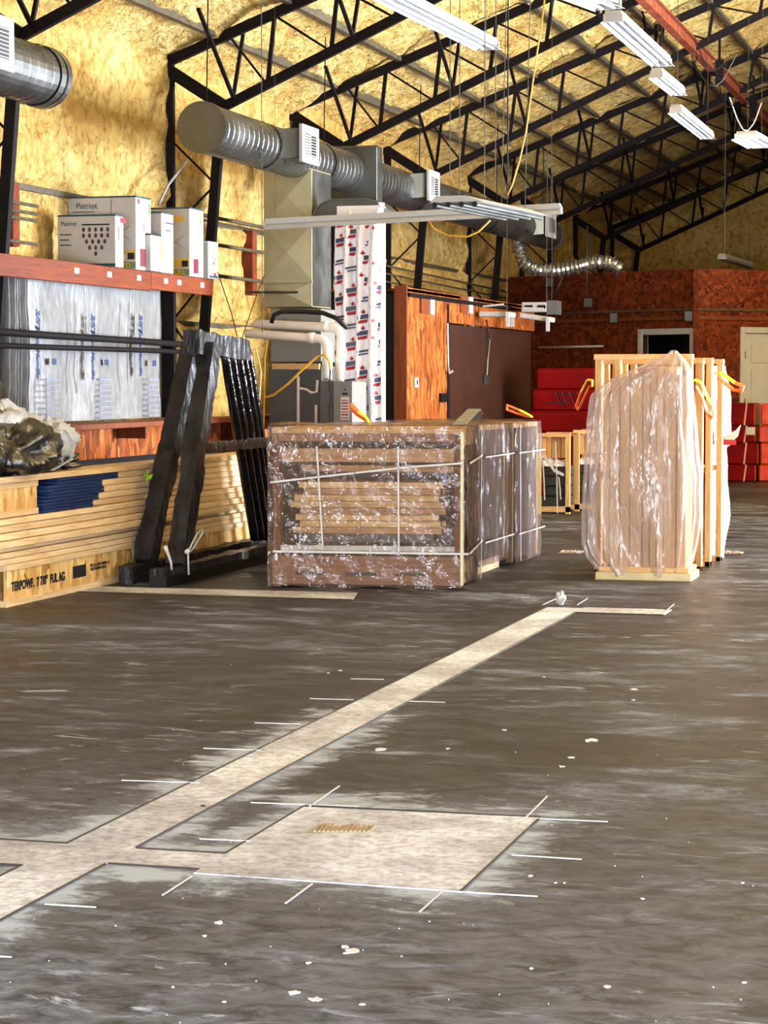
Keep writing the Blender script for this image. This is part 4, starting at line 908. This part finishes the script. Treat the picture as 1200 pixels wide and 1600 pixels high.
B().ribbon([bc+Vector((.33, .1, .02)), bc+Vector((.365, .32, .08)), bc+Vector((.33, .46, .17)), bc+Vector((.25, .5, .26))], .02, (1, 0, 0), .006).obj('white_hem', BAGW, t)

# ------------------------------------------------------------------ black shrink-wrapped A-frame
t = thing('wrapped_a_frame', 'tall A-shaped rack parts wrapped in black film, leaning tubes on the right', 'rack', (-5.6, 15.6, 0))
xa, xb = -5.70, -5.50
def wbeam(a, b_, w_, h, nm, m=WRAPB, up=(1, 0, 0), wob=.012):
    a = Vector(a); b_ = Vector(b_); d = (b_-a); dn_ = d.normalized(); u = Vector(up); sd = dn_.cross(u).normalized(); u = sd.cross(dn_)
    def f(uu, v):
        ang = 2*math.pi*uu+math.pi/4; cx_ = math.cos(ang); cy = math.sin(ang); mx = max(abs(cx_), abs(cy)); cx_ /= mx; cy /= mx
        p = a+d*v+sd*cx_*w_/2+u*cy*h/2; nn = n3(p, 5, w_*50)+.6*math.sin(v*d.length*55+3*uu)*.25
        return p+(sd*cx_+u*cy)*wob*nn
    g = B(); n_ = max(6, int(d.length*22)); g.grid(f, 12, n_, True); st = len(g.v)-12; g.f.append(tuple(range(st, st+12))); g.f.append(tuple(range(12))[::-1])
    return g.obj(nm, m, t)
topz = on(0, xb, 330, 540).z; ty = on(0, xb, 330, 540).y
wbeam((xb, 14.03, .06), (xb, 17.6, .06), .11, .13, 'base_rail', up=(0, 0, 1)); wbeam((xa-.10, 14.2, .06), (xa-.10, 17.6, .06), .11, .13, 'base_rail', up=(0, 0, 1))
B().box((xb-.056, 14.02, 0), (xb+.066, 17.55, .075)).obj('rail_foot', BLACK, t)
yb = on(0, xb, 278, 885).y; yt = on(0, xb, 328, 545).y
wbeam((xb, yb, .11), (xb, yt, topz), .15, .12, 'leg'); 
yb2 = on(0, xa-.1, 226, 890).y; yt2 = on(0, xa-.1, 300, 545).y
wbeam((xa-.1, yb2, .11), (xa-.1, yt2, topz), .15, .12, 'leg')
yr = on(0, xb, 383, 540).y
wbeam((xb-.05, yt-.25, topz+.02), (xb-.05, yr+.12, topz-.02), .10, .16, 'top_rail', up=(0, 0, 1))
zm = on(0, xb, 400, 693).z
wbeam((xb-.03, on(0, xb, 300, 695).y, zm), (xb-.03, on(0, xb, 424, 691).y, zm+.0), .085, .07, 'cross_rail', up=(0, 0, 1))
for k, (x0_, x1_) in enumerate(((350, 398), (360, 408), (371, 418), (379, 427), (386, 434))):
    X_ = xb-.06-.03*k; a = on(0, X_, x0_, 547); b_ = on(0, X_, x1_, 842)
    B().tube([a.lerp(b_, j/16)+Vector((0, .004*math.sin(j*2.1+k), .0)) for j in range(17)], .036, 10).obj('film_wrapped_tube', TUBEB, t, smooth=True)
B().box((xb-.062, 15.6, .07), (xb+.068, 15.7, .13)).obj('grey_tape', TAPE, t)
lp = [on(0, xb+.075, *q) for q in ((295, 898), (294, 875), (294, 862), (300, 850), (308, 834), (317, 824), (316, 834), (306, 850), (298, 862))]
tag(B().tube(lp, .007, 6).tube([lp[2]-Vector((0, .03, 0)), lp[2]+Vector((0, .03, .01))], .018, 6).obj('rope_loop', ROPE, smooth=True), 'white rope loop knotted around the black wrapped base rail', 'rope')
lp = [on(0, xb-.0, *q) for q in ((253, 890), (252, 878), (246, 862), (243, 854))]
tag(B().tube([p+Vector((.07, 0, 0)) for p in lp], [.007, .009, .011, .016], 6).obj('rope_tail', ROPE, smooth=True), 'frayed white rope tail between the two wrapped legs', 'rope')
tag(B().tube([on(1, 17.2, *q) for q in ((400, 545), (408, 580), (404, 640), (412, 700))], .006, 5).obj('yellow_lead', CORDY), 'thin yellow lead hanging behind the black film-wrapped tubes', 'cable')

# ------------------------------------------------------------------ film-wrapped crates
def sling(pts, w_, ax, label, ms, hide=0):
    t = thing('lifting_sling', label, 'strap', pts[0])
    k = max(1, len(pts)//2-1) if hide == 0 else hide
    B().ribbon(pts[:k+1], w_, ax, .006).obj('yellow_length', YELL, t); B().ribbon(pts[k:], w_, ax, .007).obj('orange_length', ORW, t); return t
A1 = math.radians(8); WC, DC, HCt = 1.29, .85, 1.08
c1 = thing('wrapped_crate', 'big open timber crate of stacked planks under clear film, nearest the camera', 'crate', (-4.78, 14.29, 0), A1)
L = dict(parent=c1, local=True)
def bx(a, b_, m, nm, bev=.003): return B().box(a, b_).obj(nm, m, c1, local=True, bevel=bev)
U = lambda x: (x-425)/297*WC
Z = lambda y: (917-y)/250*HCt
for u in (.01, WC-.055): 
    for v in (.02, DC-.07): bx((u, v, .0), (u+.045, v+.05, HCt-.05), PINED, 'corner_post')
for v in (.02, DC-.07):
    bx((.0, v-.005, .02), (WC, v+.04, Z(868)), PINEM, 'base_board'); bx((.0, v, Z(690)), (WC, v+.04, Z(669)), PINEM, 'top_rail')
for u in (.005, WC-.045):
    bx((u, .07, .02), (u+.04, DC-.07, .16), PINEY, 'side_rail'); bx((u, .07, HCt-.13), (u+.04, DC-.07, HCt-.03), PINEY, 'side_rail')
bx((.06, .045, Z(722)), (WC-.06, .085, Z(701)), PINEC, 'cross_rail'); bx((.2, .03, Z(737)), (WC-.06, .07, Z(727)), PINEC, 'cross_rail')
bx((.03, .03, Z(861)), (WC-.03, .06, Z(852)), STRAP, 'plastic_rail')
bx((WC-.06, .09, .05), (WC-.05, DC-.1, HCt-.05), PEG, 'side_panel'); bx((.05, .09, .05), (.06, DC-.1, HCt-.05), PEG, 'side_panel'); bx((.06, DC-.12, .05), (WC-.06, DC-.11, HCt-.05), PEG, 'rear_panel')  # dark panels added inside, their colour standing in for the shaded cavity
bx((.0, .0, HCt-.045), (WC, .14, HCt-.01), PINEX, 'lid_board')
for k in range(1, 5): bx((0, .01+k*.16, HCt-.045), (WC, .14+k*.16, HCt-.01), PINEX, 'lid_board')
rs = random.Random(9); rows = [(455, 688), (462, 690), (457, 684), (466, 690), (455, 691), (459, 686), (468, 690), (460, 692)]
zz = Z(834); hh = (Z(753)-Z(834))/8
for i, (xa_, xb_) in enumerate(rows):
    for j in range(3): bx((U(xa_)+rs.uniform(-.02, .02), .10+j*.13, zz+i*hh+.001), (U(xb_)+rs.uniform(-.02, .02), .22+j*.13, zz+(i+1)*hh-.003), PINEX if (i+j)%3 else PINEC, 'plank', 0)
bx((.2, .08, zz-.06), (WC-.2, .5, zz-.0), CASEB, 'bearer')
for k in range(3): bx((U(462+78*k), .012, Z(898)), (U(510+78*k), .02, Z(893)), BLACK, 'fork_slot', 0)
# film skin
def film(fn, nu, nv, par, m, nm='clear_film'): return B().grid(fn, nu, nv).obj(nm, m, par, smooth=True, local=True)
def wr(u, v, w_, s): return .012*n3((u*1.5, w_, v*1.5), 3.2, s)+.022*abs(noise.noise(Vector((u*7+v*5, v*3-u*3, s))))
film(lambda a, b_: (-.02+(WC+.04)*a, -.03-wr(a, b_, 0, 1)-.01, HCt*b_+.005+.01*math.sin(a*14)*(1-b_)), 70, 60, c1, FILM)
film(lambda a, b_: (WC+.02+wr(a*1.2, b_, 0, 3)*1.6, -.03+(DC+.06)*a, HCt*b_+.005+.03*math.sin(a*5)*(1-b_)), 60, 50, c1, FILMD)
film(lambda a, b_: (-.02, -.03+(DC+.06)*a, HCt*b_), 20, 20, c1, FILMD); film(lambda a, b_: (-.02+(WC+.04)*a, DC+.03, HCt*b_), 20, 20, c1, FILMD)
film(lambda a, b_: (-.02+(WC+.04)*a, -.03+(DC+.06)*b_, HCt+.008+wr(a, b_, 0, 6)), 40, 40, c1, FILM)
def st(pts, w_=.012, ax=(0, 0, 1), m=STRAP, nm='strapping'): return B().ribbon(pts, w_, ax, .003).obj(nm, m, c1, local=True)
F_ = -.078
st([(U(499), F_, Z(697)), (U(504), F_, Z(780)), (U(508), F_, Z(850))], ax=(1, 0, 0), w_=.011); st([(U(625), F_, Z(697)), (U(626), F_, Z(858))], ax=(1, 0, 0), w_=.011)
st([(U(426), F_, Z(753)), (U(555), F_, Z(738)), (U(640), F_, Z(728)), (U(722), F_, Z(722))]); st([(U(430), F_, Z(860)), (U(722), F_, Z(861))], w_=.014)
S_ = WC+.055
st([(S_, -.04, Z(722)), (S_, DC, Z(722)+.02)]); st([(S_, -.04, Z(861)), (S_, DC, Z(861)+.02)]); st([(S_, DC-.05, HCt), (S_, DC-.05, .02)], ax=(0, 1, 0), w_=.012)
B().box((WC-.008, -.055, .03), (WC+.012, -.045, HCt-.03)).obj('corner_board', mat('edge_board', (226, 218, 170), rough=.5), c1, local=True)
def cl(p): return c1.matrix_basis @ Vector(p)
bpy.context.view_layer.update()
M1 = Matrix.Translation(c1.location) @ Matrix.Rotation(A1, 4, 'Z')
def w1(u, v, z): return M1 @ Vector((u, v, z))
tag(B().ribbon([w1(WC-.02, .0, HCt+.02), w1(WC-.0, .25, HCt+.06), w1(WC+.03, .5, HCt+.11), w1(WC+.03, .66, HCt+.08), w1(WC+.0, .74, HCt+.03)], .09, (1, .2, 0), .006).obj('grey_strap', TAPE), 'wide grey strap bowed over the top right edge of the nearest crate', 'strap')
# crates behind it
def back_crate(x0, x1, y0, y1, z0, label, raised):
    t = thing('wrapped_crate', label, 'crate', ((x0+x1)/2, y0, 0))
    B().box((x0+.02, y0+.02, z0+.02), (x1-.02, y1-.02, HCt-.05)).obj('load', PEG, t)
    for k in range(5): B().box((x0, y0+(y1-y0)*k/5+.01, HCt-.048), (x1, y0+(y1-y0)*(k+1)/5-.01, HCt-.015)).obj('lid_board', PINEX, t)
    for xx in (x0, x1-.045):
        for yy in (y0, y1-.045): B().box((xx, yy, z0), (xx+.045, yy+.045, HCt-.05)).obj('corner_post', PINEZ, t)
    if raised:
        for xx in (x0+.1, x1-.25, x1-.10): B().box((xx, y0+.05, 0), (xx+.08, y1-.1, z0+.02)).obj('skid', PINEY, t)
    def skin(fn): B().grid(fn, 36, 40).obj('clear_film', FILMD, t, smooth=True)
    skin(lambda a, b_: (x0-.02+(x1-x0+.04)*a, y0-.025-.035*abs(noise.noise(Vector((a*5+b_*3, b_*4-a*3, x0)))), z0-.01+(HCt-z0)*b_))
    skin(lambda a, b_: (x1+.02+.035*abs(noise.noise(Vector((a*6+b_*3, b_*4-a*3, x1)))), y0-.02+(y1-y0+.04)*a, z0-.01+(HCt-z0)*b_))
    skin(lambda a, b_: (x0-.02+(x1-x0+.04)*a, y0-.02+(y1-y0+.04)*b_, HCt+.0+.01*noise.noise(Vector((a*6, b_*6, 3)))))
    return t
xr2 = -3.64; xr3 = -3.60
k2 = back_crate(xr2-1.0, xr2, 15.52, 16.38, .07, 'film-wrapped crate on skids right behind the nearest one, dusky side showing', True)
k3 = back_crate(xr3-1.0, xr3, 16.46, 17.4, 0.02, 'rear film-wrapped crate with white corner peeking out on the right', False)
for z0_, z1_ in ((.236, .236), (.845, .845)): B().ribbon([(xr2+.058, 15.5, z0_), (xr2+.062, 16.4, z1_)], .009, (0, 0, 1), .003).obj('strapping', STRAP, k2); B().ribbon([(xr3+.058, 16.45, z0_), (xr3+.062, 17.36, z1_)], .009, (0, 0, 1), .003).obj('strapping', STRAP, k3)
B().ribbon([(xr3+.06, 16.5, .03), (xr3+.06, 16.47, 1.02)], .011, (0, 1, 0), .003).obj('strapping', STRAP, k3)
P3 = lambda x, y, Y: on(1, Y, x, y)
sling([P3(*q, 14.95) for q in ((579, 664), (572, 652), (560, 643), (549, 631), (547, 637), (558, 648), (574, 658))], .045, (0, 1, .2), 'orange sling loop sticking up behind the middle of the nearest crate', 0)
sling([P3(*q, 17.1) for q in ((832, 652), (826, 648), (812, 641), (792, 633), (792, 640), (808, 646), (826, 651))], .045, (0, 1, .2), 'orange sling loop on the top right corner of the rear crate', 0)

# ------------------------------------------------------------------ upright crate with frames and milky film
YQ = 15.5
tq = thing('upright_pallet', 'tall upright pallet load draped in milky film with bare timber frames behind', 'crate', (-2.45, 15.6, 0))
xl, xr = on(1, YQ, 933, 905).x, on(1, YQ, 1082, 905).x
B().box((xl, YQ-.08, .0), (xr, YQ+.35, .055)).obj('base_board', mat('film_covered_board', (226, 206, 150), (206, 180, 120), rough=.3), tq, bevel=.004)
B().box((xl+.02, YQ-.05, .055), (xr-.02, YQ+.35, .09)).obj('base_board', PINEX, tq, bevel=.004)
rs = random.Random(21); x = xl+.03
tops = []
while x < xr-.05:
    w_ = rs.choice((.05, .07, .09)); h = 1.32+.16*math.sin((x-xl)/(xr-xl)*2.6)+rs.uniform(-.03, .02)
    B().box((x, YQ+.02+rs.uniform(0, .05), .09), (x+w_-.008, YQ+.30, h)).obj('bundled_board', PINEZ, tq, bevel=.003); x += w_
rowsP = [(898, 936, 1066), (890, 930, 1072), (870, 914, 1078), (850, 907, 1083), (800, 908, 1090), (750, 910, 1090), (700, 914, 1086), (650, 917, 1080), (615, 922, 1076), (595, 945, 1074), (578, 985, 1071), (566, 1012, 1066), (556, 1036, 1058), (549, 1044, 1051)]
RW = []
for y, a_, b_ in rowsP: p = on(1, YQ-.02, a_, y); q = on(1, YQ-.02, b_, y); RW.append((p.z, p.x, q.x))
def drape(u, v):
    f = v*(len(RW)-1); i = min(int(f), len(RW)-2); f -= i
    z = RW[i][0]*(1-f)+RW[i+1][0]*f; a_ = RW[i][1]*(1-f)+RW[i+1][1]*f; b_ = RW[i][2]*(1-f)+RW[i+1][2]*f
    cx_ = (a_+b_)/2; hw = (b_-a_)/2; yc = YQ+.14; hd = .20*min(1, hw/.2)
    ang = 2*math.pi*u; cx2 = math.cos(ang); sy = math.sin(ang); p_ = .55
    X_ = math.copysign(abs(cx2)**p_, cx2); Y_ = math.copysign(abs(sy)**p_, sy)
    am = .022*(1-.3*v)
    fold = am*math.sin(ang*13+2.5*math.sin(z*2.2))+.05*(abs(noise.noise(Vector((math.cos(ang)*2.2, math.sin(ang)*2.2, z*1.1))))-.2)+.012*n3((cx2*3, sy*3, z*1.5), 2.4, 6)
    fold *= min(1, hw/.15)
    return (cx_+X_*(hw-.0+fold*.4), yc+Y_*(hd+fold), z+.012*math.sin(ang*7))
B().grid(drape, 220, 110, True).obj('milky_film', FILMM, tq, smooth=True)
# timber frames behind
specs = [(15.80, 928, 1081, 905, 553), (16.25, 930, 1098, 897, 560), (16.7, 940, 1112, 893, 559), (17.2, 955, 1129, 881, 561)]
for i, (Y, xa_, xb_, yb_, yt_) in enumerate(specs):
    a = on(1, Y, xa_, yb_); b_ = on(1, Y, xb_, yt_); z1 = b_.z
    def post(x0_, x1_, z0=.0, z1_=None): B().box((x0_, Y, z0), (x1_, Y+.09, z1_ or z1-.04)).obj('frame_post', PINEZ, tq, bevel=.003)
    post(b_.x-.042, b_.x); post(a.x, a.x+.042); post(a.x+.14, a.x+.18); post(b_.x-.12, b_.x-.08)
    B().box((a.x-.01, Y-.0, z1-.04), (b_.x+.005, Y+.09, z1)).obj('frame_top', PINEX, tq, bevel=.003); B().box((a.x, Y, .0), (b_.x, Y+.09, .04)).obj('frame_sill', PINEX, tq, bevel=.003)
    B().box((a.x+.05, Y, .7), (b_.x-.05, Y+.09, .74)).obj('frame_rail', PINEX, tq, bevel=.003)
# film tail at the rear right
def tail(u, v):
    z = 1.50*(1-v); o = on(1, 17.4, 1130+12*math.sin(min(v*3.3, 3.14))*(1 if v < .42 else 0)+(8*math.sin((v-.4)*5.2) if v > .4 else 0), 592)
    return (o.x-.12+.12*u+.008*math.sin(v*20+u*5), 17.33+.25*u*(1-v*.2)+.03*math.sin(v*9), z)
B().grid(tail, 8, 40).obj('film_tail', plastic('white_film', (196, 186, 180), .75, 1, 5), tq, smooth=True)
g = [on(1, 17.45, *q) for q in ((1130, 683), (1150, 672), (1157, 664), (1152, 682), (1136, 696))]
B().prism([p+Vector((0, 0, 0)) for p in g], (.0, .03, 0)).obj('film_corner', CARD, tq)
B().box(g[0]+Vector((.0, -.004, -.06)), g[0]+Vector((.1, 0, -.02))).obj('red_print', INKR, tq)
sling([P3(*q, 15.72) for q in ((1078, 602), (1086, 593), (1096, 598), (1104, 618), (1112, 632), (1116, 646), (1112, 654), (1104, 642), (1098, 624), (1088, 604))], .05, (.2, 1, .25), 'yellow and orange sling loop hanging on the front timber frame', 0, 4)
sling([P3(*q, 17.1) for q in ((1116, 584), (1124, 582), (1134, 588), (1148, 598), (1162, 604), (1160, 611), (1146, 609), (1132, 598), (1124, 588))], .05, (.2, 1, .4), 'orange sling loop sticking out right of the rear timber frame', 0, 3)
sling([P3(*q, 15.75) for q in ((926, 604), (926, 594), (918, 593), (908, 612), (900, 634), (904, 640), (912, 622), (921, 603))], .04, (.2, 1, .2), 'orange sling loop hanging left of the milky film load', 0, 3)
for q, lab in (((893, 866), 'crumpled clear film scrap on the floor left of the upright pallet'), ((1143, 867), 'crumpled clear film scrap on the floor right of the upright pallet')):
    c = on(2, 0, *q)
    o = B().grid(lambda u, v: (c.x-.09+.18*u, c.y-.08+.2*v, .012+.035*abs(noise.noise(Vector((u*6, v*6, q[0]))))), 14, 10).obj('film_scrap', FILMM, smooth=False)
    tag(o, lab, 'scrap')

# ------------------------------------------------------------------ small open crates in the gap
def open_crate(x0, x1, Y, z1, label, seed, z0f=0.0):
    t = thing('open_crate', label, 'crate', ((x0+x1)/2, Y, 0)); rs = random.Random(seed); D = .55
    for xx in (x0, x1-.045):
        for yy in (Y, Y+D-.04): B().box((xx, yy, 0), (xx+.045, yy+.04, z1-.04)).obj('post', PINEZ, t)
    for yy in (Y, Y+D-.04):
        B().box((x0, yy, z1-.04), (x1, yy+.04, z1)).obj('top_rail', PINEX, t); B().box((x0, yy, .02), (x1, yy+.04, .075)).obj('bottom_rail', PINEX, t)
    B().box((x0+.01, Y+.04, z1-.03), (x1-.01, Y+D-.04, z1-.01)).obj('lid', PINED, t)
    n_ = 5; w_ = (x1-x0-.1)/n_
    for k in range(n_): B().box((x0+.05+k*w_, Y+.05, z1-.26+rs.uniform(-.01, .01)), (x0+.05+(k+1)*w_-.006, Y+.09, z1-.05)).obj('pale_slat', PINEZ, t)
    return t
def cases(x0, x1, Y, lab):
    for k in range(4):
        z0 = .08+.105*k; o = B().box((x0+.05+.01*(k % 2), Y+.03, z0), (x1-.05, Y+.48, z0+.095)).obj('charcoal_case', CASEB, bevel=.008)
        tag(o, '%s charcoal case stacked in the %s' % (('lowest', 'second', 'third', 'topmost')[k], lab), 'case', 'charcoal cases in the open crates')
        if k == 3:
            rs = random.Random(int(x0*100))
            for j in range(5):
                p = Vector((x0+.08+(x1-x0-.16)*j/4, Y+.05, z0+.095+.035)); 
            tag(B().grid(lambda u, v: (x0+.06+(x1-x0-.12)*u, Y+.01+.2*v+.0, z0+.099+.10*math.sin(math.pi*min(1, v*1.2))**.6*(.7+.5*noise.noise(Vector((u*5, v*4, x0))))), 24, 12).obj('packing_wrap', BUBBLE, smooth=True), 'white packing on the top case, '+lab.replace('small crate', 'crate'), 'packing')
yc = on(2, 0, 866, 803).y
xa_, xb_ = on(1, yc, 838, 800).x, on(1, yc, 890, 800).x; zt1 = on(1, yc, 865, 677).z
open_crate(xa_, xb_, yc, zt1, 'small open timber crate right of the rear wrapped crate', 3); cases(xa_, xb_, yc, 'small crate beside the rear wrapped crate')
yc2 = yc+.6; xc_, xd_ = on(1, yc2, 895, 800).x+.0, on(1, yc2, 960, 800).x
open_crate(xc_, xd_, yc2, zt1+.02, 'small open timber crate half hidden by the milky film load', 5); cases(xc_, xd_, yc2, 'small crate half hidden by the milky film load')
p = P3(843, 714, yc-.06)
t = thing('yellow_strap', 'bright yellow strap hanging down the left post of the small open crate', 'strap', (p.x, p.y, 0))
z0 = on(1, yc-.06, 843, 816).z
B().ribbon([(p.x, p.y, z0+.01), (p.x, p.y, p.z)], .032, (1, 0, 0), .006).obj('hanging_length', YELL, t); B().ribbon([(p.x, p.y, p.z), P3(850, 712, yc-.06), P3(866, 735, yc-.06), P3(880, 742, yc-.06)], .03, (.3, 0, .8), .005).obj('white_length', STRAP, t)
for x, y0, y1 in ((848, 718, 780), (868, 690, 800), (873, 745, 780), (901, 700, 780)):
    Y = yc-.03 if x < 890 else yc2-.03
    tag(B().ribbon([P3(x, y0, Y), P3(x+2, (y0+y1)/2, Y), P3(x+3, y1, Y)], .012, (1, 0, 0), .003).obj('strapping_band', STRAP), 'thin white strapping band, %s across the small open crates' % {848: 'leftmost', 868: 'second from left', 873: 'short third', 901: 'rightmost'}[x], 'strap')

# ------------------------------------------------------------------ red cartons
YL = 26.6
zs = [on(1, YL, 860, y).z for y in (575, 608, 640.5, 673)]
hgt = (zs[0]-zs[3])/3
X0 = on(1, YL, 832, 620).x
names = ['topmost', 'second', 'third', 'fourth', 'lowest visible', 'bottom']
k = 0; z = zs[0]; tot = int(zs[0]/hgt+.5); hgt = zs[0]/tot
for k in range(tot):
    z1 = zs[0]-hgt*k; off = .05 if k == 0 else (0 if k == 1 else -.03)
    lab = ['topmost long red carton in the stack left of the milky film load', 'long red carton marked with dark scribble, second from the top on the left', 'plain long red carton third from the top on the left', 'long red carton fourth from the top on the left, mostly hidden', 'long red carton fifth from the top on the left, hidden by crates', 'lowest long red carton on the left, on the floor', 'long red carton at the very bottom left'][k]
    t = thing('red_carton', lab, 'box', (X0+off+.8, YL, z1-hgt), group='red cartons stacked on the left')
    B().box((X0+off, YL, z1-hgt+.003), (X0+off+1.7, YL+.6, z1-.003)).obj('carton_body', REDB, t, bevel=.012)
    B().box((X0+off+.004, YL-.002, z1-.05), (X0+off+1.69, YL, z1-.047)).obj('tape_seam', MAROON, t)
    if k == 1:
        rs = random.Random(6); 
        for row in range(2):
            for j in range(7):
                xx = X0+.27+j*.045+.03*row; zz = z1-.03-.085*row; B().beam((xx, YL-.004, zz), (xx+rs.uniform(.01, .04), YL-.004, zz-.07), .004, .012).obj('ink_stroke', INK if j % 2 else MAROON, t)
        B().beam((X0+.13, YL-.004, z1-.17), (X0+.42, YL-.004, z1-.155), .004, .012).obj('ink_stroke', INK, t)
YB_ = on(2, 0, 1110, 752).y
xa_ = on(1, YB_, 1112, 700).x-.5; xb_ = on(1, YB_, 1180, 700).x; ys = [752, 726, 692, 665, 630]
zz = [0]+[on(1, YB_, 1150, y).z for y in ys[1:]]
labs = ['bottom red carton with orange end, on the floor at right', 'red carton second from the floor at right', 'red carton third from the floor at right, bulging wrap', 'topmost red carton of the right-hand stack below the white door']
for k in range(4):
    z0, z1 = zz[k], zz[k+1]; dx = (0, .03, -.01, -.02)[k]
    t = thing('red_carton', labs[k], 'box', (xb_-.6, YB_, z0), group='red cartons stacked on the right')
    B().box((xa_, YB_, z0+.003), (xb_+dx, YB_+.75, z1-.003)).obj('carton_body', REDB, t, bevel=.015)
    B().box((xb_+dx, YB_+.015, z0+.012), (xb_+dx+.006, YB_+.735, z1-.012)).obj('orange_end', ORNG, t)
    B().ribbon([(xb_-.15, YB_-.004, z0+.005), (xb_-.12, YB_-.004, z1-.005)], .02, (1, 0, 0), .004).obj('strapping', mat('pink_strap', (232, 176, 160)) if k == 0 else bpy.data.materials['pink_strap'], t)
p = on(1, YB_, 1173, 673); tag(B().box((p.x-.06, YB_-.012, p.z-.055), (p.x+.06, YB_-.006, p.z+.05)).obj('shipping_label', CARD), 'small square white label stuck on the right-hand red cartons', 'label')
t = thing('orange_carton', 'orange carton pile in front of the white door at the right edge', 'box', (xb_+.5, YB_-.4, 0))
for k in range(4): B().box((xb_+.045+.02*(k % 2), YB_+.03, zz[k]+.004), (xb_+1.3, YB_+.7, zz[k+1]-.004)).obj('carton_layer', ORNG, t, bevel=.02)
for z in (.25, .65): B().box((xb_+.2, YB_+.05, z), (xb_+.24, YB_+.06, z+.12)).obj('white_tag', CARD, t)
